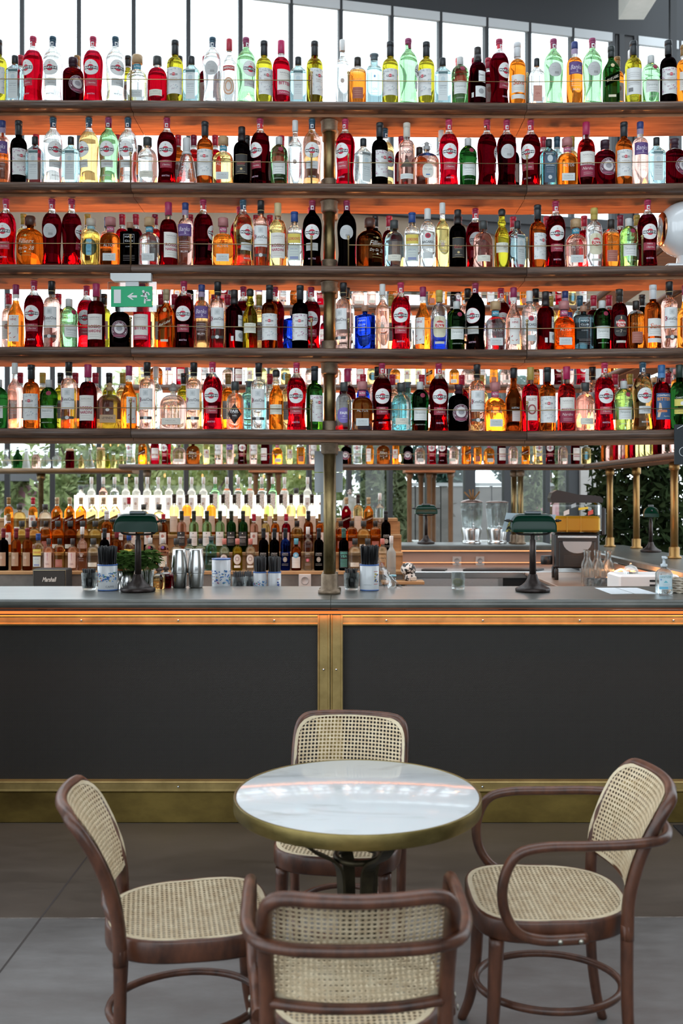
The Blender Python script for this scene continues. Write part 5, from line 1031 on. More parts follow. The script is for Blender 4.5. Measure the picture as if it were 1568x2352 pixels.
M_gl = glass('clear_glass', (.96, .98, .98), thin=.5)
def straws(t, r0, r1, z0, zr, z1, n, seed, rad=.0028, name='straw'):
    """straws stand inside a vessel: radius r0 at the bottom z0, r1 at the rim height zr, tops near z1"""
    rnd = random.Random(seed); b0 = MB().tube([(0, 0, 0), (0, 0, 1)], rad, 6).mesh('straw', flat('straw_black', (.010, .010, .011), .4))
    for k in range(n):
        a = k*2.39996; q = math.sqrt((k+.5)/n); a2 = a+rnd.uniform(-.15, .15); p0 = Vector((q*r0*cos(a), q*r0*sin(a), z0)); p1 = Vector((q*r1*cos(a2), q*r1*sin(a2), zr)); d = (p1-p0).normalized()
        o = link(name, b0, t, p0); o.rotation_euler = d.to_track_quat('Z', 'Y').to_euler(); o.scale = (1, 1, (z1-z0)*rnd.uniform(.97, 1.03)/d.z)
def straw_glass(x, y, label, seed, z=CT, n=34, sc=1):
    t = thing('straw_glass', label, 'glass', (x, y, z+.0005), sc=sc, group='ribbed glasses of black straws')
    part('tumbler', MB().lathe([(.033, 0), (.034, .004), (.040, .03), (.042, .092), (.0395, .092), (.0375, .03), (.030, .010), (1e-6, .010)], 36, ribs=1, rib=.012), M_gl, t)
    straws(t, .022, .034, .012, .092, .112, n, seed, .0027); return t
straw_glass(PX(205, 5.19), 5.19, 'ribbed glass of short black straws left of the blue flowered tin', 1)
straw_glass(PX(807, 5.19), 5.19, 'ribbed glass of short black straws right of the brass post', 2)
def flower_mat():
    m, nt, out = newmat('enamel_white'); p = N(nt, 'ShaderNodeBsdfPrincipled', i_Roughness=.25); p.inputs[0].default_value = (.72, .74, .76, 1); p.inputs['Coat Weight'].default_value = .4
    nt.links.new(p.outputs[0], out.inputs[0]); return m
M_enamel = flower_mat(); M_rimb = flat('enamel_blue', (.04, .13, .42), .3)
def tin(x, y, z, r, h, label, seed, straw_n=0, straw_h=.09, pattern='flowers', word='CAFFE', wx=.45):
    t = thing('enamel_tin', label, 'tin', (x, y, z+.0005), group='patterned enamel tins')
    P = [(1e-6, .001, 2), (r*.97, 0, 2), (r, .003, 2), (r, h*.5, 2), (r, h-.002, 2), (r*.96, h, 2), (r*.92, h, 2), (r*.92, .02, 2), (1e-6, .02, 2)]
    part('body', MB().lathe(P, 28), M_enamel, t)
    part('rim', MB().lathe([(r*.95, h-.004), (r*1.02, h-.004), (r*1.03, h), (r*1.01, h+.003), (r*.93, h+.002), (r*.93, h-.002)], 28), M_rimb, t)
    part('foot_ring', MB().lathe([(r*1.002, .0015), (r*1.012, .002), (r*1.012, .006), (r*1.002, .007)], 28), M_rimb, t)
    L = Lab(P); rnd = random.Random(seed); cols = [(.03, .12, .42), (.05, .2, .5), (.04, .15, .38), (.10, .3, .6), (.6, .5, .1), (.5, .05, .07), (.1, .3, .15)]
    if pattern == 'flowers':
        L.sheets.append([-1, 1, 0, 1, MB()])
        for k in range(64):
            u, zz = rnd.uniform(-r*1.25, r*1.25), h*rnd.uniform(.36, .72); c = rnd.choice(cols[:4]*3+cols[4:]); q = r*.058*rnd.uniform(.5, 1.2)
            for m in range(3): L.disc(u+q*.8*cos(m*2.1), zz+q*.8*sin(m*2.1), q, q*.8, c, 7)
        L.text(word, r*wx, h*.17, r*.8, h*.075, (.16, .17, .2))
    else:
        L.sheets.append([-1, 1, 0, 1, MB()])
        L.rect(r*.45, r*.98, h*.74, h*.76, (.5, .1, .08), 5, 1); L.rect(r*.45, r*.98, h*.26, h*.28, (.5, .1, .08), 5, 1)
        for k in range(14): u, zz = r*rnd.uniform(.5, .92), h*rnd.uniform(.36, .68); L.disc(u, zz, r*.09, h*.03, rnd.choice([(.04, .09, .35), (.04, .09, .35), (.6, .45, .1)]), 8)
        L.rect(-r*.6, r*.2, h*.235, h*.245, (.35, .38, .4), 5, 1)
    for q in L.sheets:
        if q[4].v: part('painted_pattern', q[4], L.mats, t)
    if straw_n: straws(t, r*.70, r*.84, .022, h, h+straw_h, straw_n, seed, .0034)
    return t
tin(PX(247, 5.16), 5.16, CT, .052, .137, 'white tin with blue flowers full of black straws, left of the green lamp', 3, 62, .095)
tin(PX(848, 5.16), 5.16, CT, .051, .137, 'white tin with blue rim full of black straws, right of the brass post', 4, 62, .10, 'panel')
t = thing('bar_station', 'steel bar station shelf just behind the counter', 'shelf', (0, 5.42, 0)); part('tray', MB().bbox(-1.7, -.02, 0, .36, .975, 1.0, .003), M_steelb, t); part('front_panel', MB().box(-1.7, -.02, .33, .345, .2, .975), M_steel, t)
for x in (-1.68, -.06): part('leg', MB().box(x-.02, x+.02, .02, .06, 0, .975), M_steel, t)
tin(PX(508, 5.56), 5.56, 1.0, .0535, .232, 'tall white tin with blue and yellow flowers beside the steel shakers', 5, 0, 0, 'flowers', 'CAFFE', .5)
tin(PX(597, 5.58), 5.58, 1.0, .0385, .155, 'small flowered tin of straws left of the striped tin', 6, 46, .085)
tin(PX(630, 5.58), 5.58, 1.0, .0385, .155, 'small cream tin of straws with red stripes', 7, 46, .085, 'panel')
straw_glass(PX(549, 5.60), 5.60, 'glass of black straws between the tall tin and small tins', 8, 1.0, 30, (1, 1, 1.38))
straw_glass(PX(573, 5.68), 5.70, 'second glass of black straws touching the small flowered tin', 9, 1.0, 30, (.9, .9, 1.33))
# steel shakers
for px, lb, cap_ in ((412, 'left steel cocktail shaker tin behind the bar lamp', 1), (450, 'right steel cocktail shaker tin behind the bar lamp', 0)):
    t = thing('cocktail_shaker', lb, 'shaker', (PX(px, 5.32), 5.32, CT+.0005), group='steel shakers')
    part('lower_tin', MB().lathe([(.033, 0), (.038, .004), (.0415, .075), (.0425, .082), (.039, .083), (.034, .006), (1e-6, .006)], 24), M_steel, t)
    part('upper_tin', MB().lathe([(.0445, .078), (.0455, .082), (.0435, .12), (.036, .205), (.033, .210), (1e-6, .211)], 24), M_steel, t)
t = thing('jigger', 'small steel jigger beside the flowered tin', 'jigger', (PX(275, 5.2), 5.2, CT+.0005)); part('upper_cone', MB().lathe([(.006, .048), (.008, .05), (.02, .1), (.0185, .1), (.006, .054), (1e-6, .053)], 18), M_steel, t); part('lower_cone', MB().lathe([(.022, 0), (.0225, .002), (.008, .046), (.006, .048), (1e-6, .048)], 18), M_steel, t)
t = thing('orange_cap', 'small orange plastic cap behind the jigger', 'cap', (PX(276, 5.27), 5.27, CT+.0005)); part('cap', MB().lathe([(.014, .095), (.015, .1), (.014, .12), (1e-6, .122)], 12), flat('orange_plastic', (.8, .18, .03), .4), t); part('bottle', MB().lathe([(.018, 0), (.02, .003), (.02, .07), (.008, .094), (1e-6, .095)], 14), M_gl, t)
# mint bunch in a steel cup and a glass
rm = random.Random(9)
def leafmesh(n, c, rx, rz, seed):
    rnd = random.Random(seed); b = MB()
    for k in range(n):
        a = rnd.random()*2*pi; ph = rnd.uniform(-.9, 1.3); q = rnd.uniform(.55, 1)
        p = Vector((c[0]+rx*q*cos(a)*cos(ph), c[1]+rx*.8*q*sin(a)*cos(ph), c[2]+rz*q*sin(ph))); d = Vector((cos(a), sin(a)*.8-.2, rnd.uniform(-.9, .5))).normalized()
        s = d.cross(Vector((0, 0, 1))).normalized(); n_ = s.cross(d); L_ = rnd.uniform(.032, .052); w = L_*.40
        b.add([p, p+d*L_*.35+s*w-n_*.004, p+d*L_*.75+s*w*.75-n_*.006, p+d*L_-n_*.012, p+d*L_*.75-s*w*.75-n_*.006, p+d*L_*.35-s*w-n_*.004, p+d*L_*.5+n_*.002], [(0, 1, 6), (1, 2, 6), (2, 3, 6), (3, 4, 6), (4, 5, 6), (5, 0, 6)], 0, True)
    return b
ML = leafmat('mint_leaf', (.04, .09, .02), (.15, .24, .06))
for k, (px, y, lb, steel) in enumerate(((292, 5.27, 'bunch of fresh mint in a steel cup left of the lamp stem', True), (337, 5.29, 'bunch of fresh mint in a clear glass right of the lamp stem', False))):
    t = thing('mint_bunch', lb, 'herbs', (PX(px, y), y, CT+.0005))
    part('cup', MB().lathe([(.030, 0), (.032, .003), (.040, .095), (.038, .095), (.030, .006), (1e-6, .006)], 22), M_steel if steel else M_gl, t)
    part('leaves', leafmesh(170, (0, 0, .155), .068, .055, 31+k), ML, t, kind='stuff')
    for j in range(9): a = j*.7; part('stem', MB().tube([(.012*cos(a), .012*sin(a), .01), (.02*cos(a), .02*sin(a), .1), (.045*cos(a), .045*sin(a), .17)], .0022, 5), flat('mint_stem', (.16, .26, .07), .6), t)
# little bitters bottles
for px, y, c, lb in ((365, 5.25, 'a', 'square dasher bottle of amber bitters right of the lamp'), (381, 5.33, 'd', 'square dasher bottle of dark bitters beside the steel shakers')):
    t = thing('bitters_bottle', lb, 'bottle', (PX(px, y), y, CT+.0005)); part('glass', MB().lathe([(1e-6, .002, 6), (.027, 0, 6), (.029, .004, 6), (.030, .062, 6), (.026, .078, 5), (.012, .086, 2), (.011, .094, 2), (1e-6, .094, 2)], 32, mats=[0, 0, 0, 1, 1, 1, 1]), [gmat(c), gmat('c')], t)
    part('stopper', MB().lathe([(.012, .0945), (.017, .097), (.017, .106), (.012, .112), (1e-6, .113)], 14), flat('dark_cork', (.09, .05, .04), .5), t); part('spout', MB().lathe([(.003, .1135), (.002, .140), (1e-6, .141)], 8), M_steel, t)
# speaker on a block behind the counter
sw = .127; ys = 7.22; zt_ = PZ(1307, ys)
t = thing('guitar_amp_speaker', 'small black speaker with white script and gold piping left on the back ledge', 'speaker', (PX(114, ys), ys, zt_-.16), rz=.0)
part('cabinet', MB().bbox(-sw, sw, 0, .15, 0, .16, .008), noisy('vinyl_black', (.012, .012, .012), (.03, .03, .03), 120, (1, 1, 1), .6, bump=.3), t)
part('grille', MB().bbox(-sw+.012, sw-.012, -.004, .002, .012, .148, .002), noisy('grille_cloth', (.02, .02, .02), (.055, .055, .05), 260, (1, 1, 4), .8), t)
b = MB()
b.tube([(-sw+.008, -.004, .009), (sw-.008, -.004, .009), (sw-.008, -.004, .151), (-sw+.008, -.004, .151)], .0022, 5, closed=True); part('gold_piping', b, flat('piping_gold', (.55, .45, .25), .4), t)
b = MB(); flat_text(b, 'Marshall', 0, .083, .105, .034, lambda u, z: (u, -.0062, z), 0, .35, .02); part('script_logo', b, flat('logo_white', (.78, .76, .70), .4), t)
single('back_ledge', MB().bbox(DX0, -.3, 7.1, 7.41, zt_-.19, zt_-.161, .003), M_slate, 'dark stone ledge below the bottle steps', 'ledge')
# clear plastic bag, skull, tumbler
rb = random.Random(4); b = MB(); nx, nz = 9, 8; yb_ = 5.3
for sd in (-1, 1):
    vs = []
    for i in range(nx+1):
        for j in range(nz+1):
            u, v = i/nx, j/nz; x = (u-.5)*(.13-.05*v)-.02*v+.01*(1-v); top = .15*(1-.75*u)+.02
            vs.append((x+rb.uniform(-.003, .003), sd*(.03*(1-v*.75)*sin(pi*min(1, max(0, u)))+.002)+rb.uniform(-.005, .005), .001+top*v))
    b.add(vs, [(i*(nz+1)+j, (i+1)*(nz+1)+j, (i+1)*(nz+1)+j+1, i*(nz+1)+j+1) for i in range(nx) for j in range(nz)], 0, True)
single('plastic_bag', b, pane('clear_plastic', (.93, .95, .96), .5, .05), 'crumpled clear plastic bag beside the blue rimmed tin', 'bag', (PX(893, yb_), yb_, CT))
t = thing('plastic_jar', 'small clear jar with pale blue lid inside the plastic bag area', 'jar', (PX(902, 5.33), 5.385-.02, CT+.0005)); part('body', MB().lathe([(.018, 0), (.02, .003), (.019, .05), (.016, .056), (1e-6, .056)], 16), M_gl, t); part('lid', MB().lathe([(.021, .0565), (.021, .066), (1e-6, .067)], 16), flat('lid_blue', (.35, .65, .72), .4), t)
ysk = 7.33; t = thing('skull_ornament', 'black and white patterned skull ornament at the right end of the steps', 'ornament', (PX(937, ysk), ysk, .9545))
mk = noisy('skull_pattern', (.015, .014, .013), (.70, .68, .63), 38, (1, 1, 1), .3, lo=.49, hi=.52, detail=2)
b = MB().sphere((0, 0, .085), .055, 18, 12, 0, (1.05, 1.2, .95)); b.lathe([(.036, .0), (.04, .01), (.038, .05), (.03, .06)], 16, 0, (.012, -.02, 0)); part('cranium', b, mk, t)
part('jaw', MB().bbox(.012, .06, -.06, -.02, .0, .035, .006), flat('bone', (.6, .56, .48), .5), t)
def tumbler(x, y, z, lb, lemon=True, sc=1, group=None):
    t = thing('tumbler', lb, 'glass', (x, y, z+.0005), sc=sc, group=group); part('glass', MB().lathe([(.032, 0), (.034, .003), (.0375, .09), (.0355, .09), (.031, .012), (1e-6, .012)], 32, ribs=1, rib=.012), M_gl, t)
    if lemon: part('lemon_slice', MB().lathe([(.02, 0), (.022, .002), (.022, .008), (.02, .010), (1e-6, .010)], 16).xf(lambda p: Vector((p.x, p.z*.6+p.y*.3, p.y*.8+.036))), flat('lemon', (.75, .65, .18), .5), t); part('water', MB().lathe([(.0305, .0125), (.033, .05), (1e-6, .05)], 20), glass('water', (.97, .98, .97), .4, ior=1.33), t)
tumbler(PX(1052, 5.22), 5.22, CT, 'ribbed tumbler with lemon slice alone on the counter')
# papers, sanitizer, basket
M_paper = flat('paper', (.72, .75, .78), .6)
single('paper_sheet', MB().prism([(PX(1376, 5.2), 5.3), (PX(1424, 5.2), 5.3), (PX(1452, 5.0), 4.98), (PX(1398, 5.0), 4.96)], CT+.0004, CT+.0012), M_paper, 'left white paper sheet lying on the counter by the sanitizer', 'paper')
single('paper_sheet', MB().prism([(PX(1427, 5.2), 5.3), (PX(1475, 5.2), 5.3), (PX(1508, 5.0), 4.96), (PX(1455, 5.0), 4.98)], CT+.0004, CT+.0012), M_paper, 'right white paper sheet lying on the counter by the sanitizer', 'paper')
t = thing('sanitizer_bottle', 'clear pump bottle of hand sanitizer at the right end of the counter', 'bottle', (PX(1525, 4.98), 4.985, CT+.0005))
PS = [(1e-6, .002, 4), (.038, 0, 4), (.041, .004, 4), (.041, .06, 4), (.041, .104, 4), (.034, .120, 3), (.016, .132, 2), (.014, .138, 2), (1e-6, .138, 2)]
part('body', MB().lathe(PS, 32, ay=.7), glass('sanitizer_clear', (.90, .95, .97), .4), t)
L = Lab(PS, 1, .7); L.rect(-.033, .033, .024, .098, (.62, .76, .82), 8, 1); L.rect(-.033, .033, .026, .038, (.15, .50, .72), 8, 1); L.text('SANITIZER', 0, .088, .058, .012, (.22, .38, .40), bold=.02); L.poly([(-.012, .058), (0, .070), (.012, .058)], (.15, .50, .60)); L.disc(-.024, .074, .005, .005, (.25, .40, .62), 10); L.lines(-.014, .02, (.05, .045), (.45, .55, .6)); L.rect(.012, .030, .028, .044, (.66, .76, .8), 3, 1); L.text('80%', .021, .036, .014, .007, (.2, .4, .55))
for q in L.sheets: part('label', q[4], L.mats, t)
part('pump', MB().lathe([(.016, .1385), (.017, .142), (.017, .152), (.008, .154), (.006, .178), (.011, .18), (.011, .192), (1e-6, .193)], 14).bbox(-.006, .006, -.04, .0, .181, .191, .002), flat('pump_white', (.62, .68, .72), .35), t)
t = thing('napkin_basket', 'woven pale basket cut by the right edge of the counter', 'basket', (PX(1577, 5.0), 5.04, CT+.0005)); MBK = noisy('wicker', (.35, .28, .2), (.62, .54, .44), 30, (1, 1, 1), .7)
for k in range(6): z = .006+.0125*k; rr = .058+.002*k; part('weave_band', MB().tube([(rr*cos(a)*1.1, rr*sin(a), z+.003*sin(a*9+k*pi)) for a in [2*pi*i/40 for i in range(40)]], .0065, 6, closed=True), MBK, t)
part('base', MB().lathe([(.058, 0), (.058, .004), (1e-6, .004)], 20), MBK, t)
# speaker globe, exit sign, chalkboard, papers on the post
zs_ = SH[2]+sag(1568); xg = PX(1572, 4.99); t = thing('globe_speaker', 'white globe speaker with copper side on the third shelf', 'speaker', (xg, 5.0, zs_)); zc = PZ(525, 4.98)-zs_; r_ = .142
M_gloss = flat('gloss_white', (.74, .76, .78), .12, coat=1)
part('shell', MB().sphere((0, 0, zc), r_, 40, 24, 0, (1.0, .96, 1)), M_gloss, t)
for q in (.036, .055): part('front_ring', MB().tube([(q*cos(a)*1.0+.02, -.96*math.sqrt(max(0, r_**2-(q*cos(a)+.02)**2-(q*sin(a))**2))-.0003, zc+q*sin(a)) for a in [2*pi*i/40 for i in range(40)]], .0011, 5, closed=True), flat('groove_grey', (.30, .32, .34), .4), t)
part('front_eye', MB().sphere((.02, -.96*math.sqrt(r_**2-.0004)+.004, zc), .012, 12, 8, 0, (1, .5, 1)), M_black, t)
b = MB().lathe([(.083, .0), (.086, .006), (.08, .012), (.05, .018), (1e-6, .02)], 30); part('copper_side', b, flat('copper', (.55, .26, .14), .22, 1), t, loc=(-.112, .0, zc), rot=(0, -pi/2, 0))
part('stand', MB().bbox(-.10, .10, -.05, .06, .001, .022, .004), M_gloss, t); part('stand_neck', MB().lathe([(.05, .022), (.04, .03), (.035, zc-r_+.01)], 20), M_gloss, t)
t = thing('exit_sign', 'green emergency exit sign with arrow and running figure under the third shelf', 'exit sign', (PX(302, 4.885), 4.885, PZ(681, 4.885)))
M_ac = pane('acrylic', (.93, .96, .94), .5, .02)
ztop = SH[2]+sag(302)-TH-.001-PZ(681, 4.885)
part('housing', MB().prism([(-.104, ztop), (-.104, ztop-.028), (-.090, ztop-.040), (.10, ztop-.040), (.10, ztop)], -.012, .03, 'y'), flat('housing_white', (.72, .75, .76), .4), t)
part('acrylic_panel', MB().box(-.121, .125, .004, .008, -.076, ztop-.0405), M_ac, t)
part('clip', MB().box(-.03, .036, -.002, .003, .052, ztop-.0405), flat('housing_white', (.72, .75, .76), .4), t)
sg = part('sign_face', MB().bbox(-.103, .104, -.002, .0035, -.052, .051, .0008), flat('sign_green', (.0, .44, .18), .4), t)
b = MB(); y_ = -.0035; A = lambda pts: b.add([(u, y_, z) for u, z in pts], [tuple(range(len(pts)))])
A([(-.088, -.034), (-.053, -.034), (-.053, .034), (-.088, .034)]); A([(-.022, .0), (.003, .017), (.012, .017), (-.002, .005), (-.002, -.005), (.012, -.017), (.003, -.017)][:4]+[(-.002, 0)]); A([(-.022, .0), (-.002, 0), (-.002, -.005), (.012, -.017), (.003, -.017)]); A([(-.002, .005), (.028, .005), (.028, -.006), (-.002, -.005)])
def limb(p, q, w): d = Vector((q[0]-p[0], q[1]-p[1])); d.normalize(); n = Vector((-d.y, d.x))*w/2; A([(p[0]-n.x, p[1]-n.y), (q[0]-n.x, q[1]-n.y), (q[0]+n.x, q[1]+n.y), (p[0]+n.x, p[1]+n.y)])
A([(.060+.0065*cos(a), .025+.0065*sin(a)) for a in [2*pi*i/16 for i in range(16)]])
for p, q, w in (((.064, .021), (.074, -.008), .014), ((.066, .020), (.083, .019), .007), ((.083, .020), (.090, .006), .007), ((.064, .016), (.061, .003), .007), ((.063, .002), (.047, .003), .007), ((.073, -.006), (.079, -.018), .009), ((.074, -.019), (.097, -.019), .008), ((.071, -.006), (.068, -.018), .009), ((.068, -.017), (.067, -.036), .008)): limb(p, q, w)
part('pictogram', b, flat('pictogram_white', (.80, .84, .84), .5), sg)
Yc = 4.845; t = thing('chalkboard', 'dark slate chalkboard with chalk strokes at the right edge below the lowest shelf', 'board', (PX(1548, Yc), Yc, PZ(1021, Yc)))
part('slate', MB().bbox(0, .24, -.006, .006, -.100, .100, .002), flat('slate_dark', (.022, .028, .034), .7), t)
b = MB().tube(cat([(.045+.022*cos(a), -.0065, -.036+.022*sin(a)) for a in [radians(60+30*i) for i in range(9)]], 3), .0016, 5); b.tube([(.012, -.0065, .078), (.045, -.0065, .10-.004)], .002, 5); part('chalk_mark', b, flat('chalk', (.62, .64, .66), .9), t)
for k, (x0_, x1_, y0_, y1_) in enumerate(((722, 787, 1036, 1084), (722, 787, 1086, 1131), (736, 772, 1133, 1200))):
    Yp = 5.165; single('paper_sheet', MB().box(PX(x0_, Yp), PX(x1_, Yp), Yp, Yp+.001, PZ(y1_, Yp), PZ(y0_, Yp)), flat('notice_paper', (.55, .58, .60), .6), ('upper grey notice sheet taped behind the brass post', 'middle grey notice sheet taped behind the brass post', 'narrow lower notice sheet taped behind the brass post')[k], 'paper')
# dispensers on the far counter
def dispenser(px, lb, sticks):
    y = 10.27; t = thing('drink_dispenser', lb, 'dispenser', (PX(px, y), y, CT+.0005), group='glass drink dispensers')
    part('stand', MB().lathe([(.098, 0), (.10, .004), (.10, .028), (.093, .030), (.093, .04), (.108, .145), (.105, .165), (.098, .172), (1e-6, .172)], 26), M_steel, t)
    part('jar', MB().lathe([(1e-6, .1725), (.095, .173), (.100, .19), (.117, .36), (.118, .43), (.114, .43), (.096, .192), (1e-6, .188)], 28), M_gl, t)
    if sticks: part('water', MB().lathe([(1e-6, .189), (.094, .192), (.108, .35), (1e-6, .35)], 24), glass('water', (.97, .98, .97), .4, ior=1.33), t)
    part('lid', MB().lathe([(.121, .431), (.121, .438), (.085, .458 if sticks else .448), (.03, .468 if sticks else .45), (1e-6, .469 if sticks else .451)], 26), flat('copper_lid', (.30, .20, .17), .25, 1), t)
    part('tap', MB().tube([(0, -.100, .20), (0, -.135, .20), (0, -.142, .17)], .009, 8).tube([(0, -.128, .2), (0, -.128, .225)], .005, 6), M_steel, t)
    if sticks:
        for k, (dx, a) in enumerate(((-.01, -.75), (0, -.25), (.012, .02), (.02, .7))): part('cinnamon_stick', MB().tube([(dx, 0, .47), (dx+.10*sin(a), 0, .47+.105*cos(a))], .009, 7), flat('cinnamon', (.36, .19, .07), .7), t)
dispenser(1083, 'glass drink dispenser with cinnamon sticks on its lid', True); dispenser(1141, 'empty glass drink dispenser beside the one with cinnamon sticks', False)
# juice machine
ym = 8.35; xm = PX(1322, ym); zb_ = .8755; t = thing('juice_machine', 'black slush machine with clear tank of orange juice', 'drink machine', (xm, ym, zb_), rz=-.12)
part('body', MB().bbox(-.19, .19, -.08, .2, .10, .40, .015), M_black, t)
for sx in (-.17, .17):
    for sy in (-.06, .18): part('foot', MB().lathe([(.018, 0), (.018, .09), (.012, .0995)], 10), M_black, t, loc=(sx, sy, 0))
part('front_recess', MB().bbox(-.15, .15, -.093, -.081, .11, .33, .004), flat('recess_black', (.006, .006, .006), .3), t)
part('white_panel', MB().prism([(-.12, .33), (.12, .33)]+[(.12*cos(a), .33-.10*sin(a)) for a in [radians(10+16*i) for i in range(11)]], -.1, -.094, 'y'), flat('panel_grey', (.42, .42, .42), .35), t)
part('chrome_strip', MB().bbox(-.16, .16, -.1, -.081, .36, .378, .003), M_steel, t)
for k in range(7): part('vent_slat', MB().box(-.11, .11, -.099, -.0935, .12+.014*k, .127+.014*k), flat('slat_black', (.02, .02, .02), .4), t)
tank = [(-.20, .405), (.20, .405), (.205, .63), (-.215, .68)]
part('tank', MB().bbox(-.205, .205, -.10, .17, .405, .66, .02), pane('tank_clear', (.93, .94, .93), .1, .03), t)
part('juice', MB().bbox(-.195, .195, -.09, .16, .41, .545, .018), flat('orange_juice', (1.0, .60, .02), .4), t)
for u in (-.085, .03): part('divider', MB().box(u-.003, u+.003, -.1015, -.0905, .41, .54), flat('juice_line', (.55, .30, .02), .4), t)
b = MB(); pts = [(-.215, .661), (.21, .661), (.215, .69), (.19, .715), (.10, .725), (.0, .73), (-.10, .755), (-.17, .768), (-.21, .745), (-.225, .70)]; b.prism(pts, -.115, .18, 'y'); part('lid', b, flat('smoked_lid', (.014, .006, .004), .3), t)
part('back_column', MB().bbox(.206, .25, -.02, .2, .38, .62, .01), M_black, t)
part('side_cup', MB().lathe([(.045, .13), (.05, .135), (.05, .20), (.045, .205), (1e-6, .2)], 16), M_black, t, loc=(-.25, -.03, 0))
for u, z, c, w, nm in ((-.03, .635, (.45, .62, .72), .022, ''), (.05, .612, (.80, .62, .05), .04, 'THIRSTY'), (-.09, .575, (.70, .72, .72), .026, ''), (.11, .575, (.62, .10, .08), .024, '')):
    b = MB(); bw, bh = (w, .012) if nm else (w*.9, w); b.add([(u-bw, -.1012, z-bh*(1.3 if nm else 1)), (u+bw, -.1012, z-bh*.4), (u+bw, -.1012, z+bh*1.2), (u-bw, -.1012, z+bh*.4)], [(0, 1, 2, 3)]); part('sticker', b, flat('sticker_%d' % int(u*1000), c, .5), t)
# empty bottles, glasses and boxes on the side bench
bp = [(1e-6, .002), (.035, 0), (.037, .004), (.037, .16), (.030, .185), (.014, .215), (.0135, .265), (.016, .267), (.016, .278), (.0115, .278), (.0105, .21), (.034, .16), (.034, .006), (1e-6, .006)]
em = MB().lathe(bp, 18).mesh('empty_bottle', M_gl); lipm = MB().lathe([(.0165, .262), (.0175, .265), (.0175, .280), (.0118, .280)], 14).mesh('lip', M_gl)
for k, (px, y) in enumerate(((1350, 7.95), (1357, 7.8), (1374, 7.9), (1381, 7.75), (1398, 7.85), (1405, 7.7))):
    o = thing('empty_bottle', '%s empty clear bottle beside the juice machine' % (NUMW+['rightmost'])[k if k < 5 else 9], 'bottle', (PX(px, y)-.02, y, .8755), group='empty clear bottles'); link('glass', em, o); link('lip', lipm, o)
single('drain_mat', MB().bbox(1.74, 2.2, 6.78, 7.35, .8755, .888, .003), M_black, 'black drain mat on the right side bench', 'mat')
for k in range(12):
    o = tumbler(1.80+.098*(k % 4), 6.86+.105*(k//4), .8885, '%s small upturned glass on the black drain mat, counted from front left' % (['first', 'second', 'third', 'fourth', 'fifth', 'sixth', 'seventh', 'eighth', 'ninth', 'tenth', 'eleventh', 'twelfth', 'thirteenth', 'fourteenth'][k]), False, 1.25, 'small glasses on the drain mat')
t = thing('white_box', 'white plastic box with dark slots behind the sanitizer', 'box', (2.03, 6.4, .8755)); part('body', MB().bbox(-.2, .2, 0, .3, 0, .195, .012), flat('box_white', (.82, .83, .82), .4), t)
for z in (.12, .15): part('slot', MB().box(-.0, .19, -.003, .001, z, z+.014), M_black, t)
t = thing('glass_cloche', 'clear glass dome on the white box', 'dome', (1.95, 6.55, 1.071)); part('dome', MB().lathe([(.05, 0), (.05, .02), (.035, .045), (.01, .055), (1e-6, .056)], 20), M_gl, t); part('knob', MB().sphere((0, 0, .064), .008), M_gl, t)

# ------------------------------------------------------------------ cafe table
t = thing('cafe_table', 'round white marble cafe table with brass rim', 'table', (.0456, 2.784, 0)); RT = .352; HT = .74
def marble_white():
    m, nt, out = newmat('white_marble'); L = nt.links.new; tc = N(nt, 'ShaderNodeTexCoord'); mp = N(nt, 'ShaderNodeMapping'); mp.inputs['Scale'].default_value = (1, 2.6, 1); mp.inputs['Rotation'].default_value = (0, 0, .35)
    n = N(nt, 'ShaderNodeTexNoise', i_Scale=3.2, i_Detail=9, i_Roughness=.6, i_Distortion=.8); r = N(nt, 'ShaderNodeValToRGB'); e = r.color_ramp.elements
    e[0].position = .30; e[0].color = (.46, .47, .46, 1); e[1].position = .46; e[1].color = (.62, .635, .645, 1)
    p = N(nt, 'ShaderNodeBsdfPrincipled', i_Roughness=.09); L(tc.outputs['Object'], mp.inputs[0]); L(mp.outputs[0], n.inputs[0]); L(n.outputs[0], r.inputs[0]); L(r.outputs[0], p.inputs[0]); L(p.outputs[0], out.inputs[0]); return m
part('marble_top', MB().lathe([(1e-6, HT-.03), (RT-.006, HT-.03), (RT-.006, HT-.001), (RT-.008, HT), (1e-6, HT)], 72), marble_white(), t)
part('brass_rim', MB().lathe([(RT-.0055, HT-.040), (RT, HT-.040), (RT+.0015, HT-.038), (RT+.0015, HT-.002), (RT, HT+.0008), (RT-.0045, HT+.0008), (RT-.0055, HT-.001), (RT-.0055, HT-.040)], 72), noisy('rim_brass', (.11, .085, .025), (.27, .205, .075), 7, (1, 1, 3), .4, metal=.85, rvar=.12, bump=.04), t)
M_iron = noisy('dark_brass_iron', (.025, .02, .011), (.075, .058, .03), 12, (1, 1, 1), .45, metal=.7)
part('under_plate', MB().lathe([(.16, HT-.046), (.16, HT-.0405), (1e-6, HT-.0405)], 24), M_iron, t)
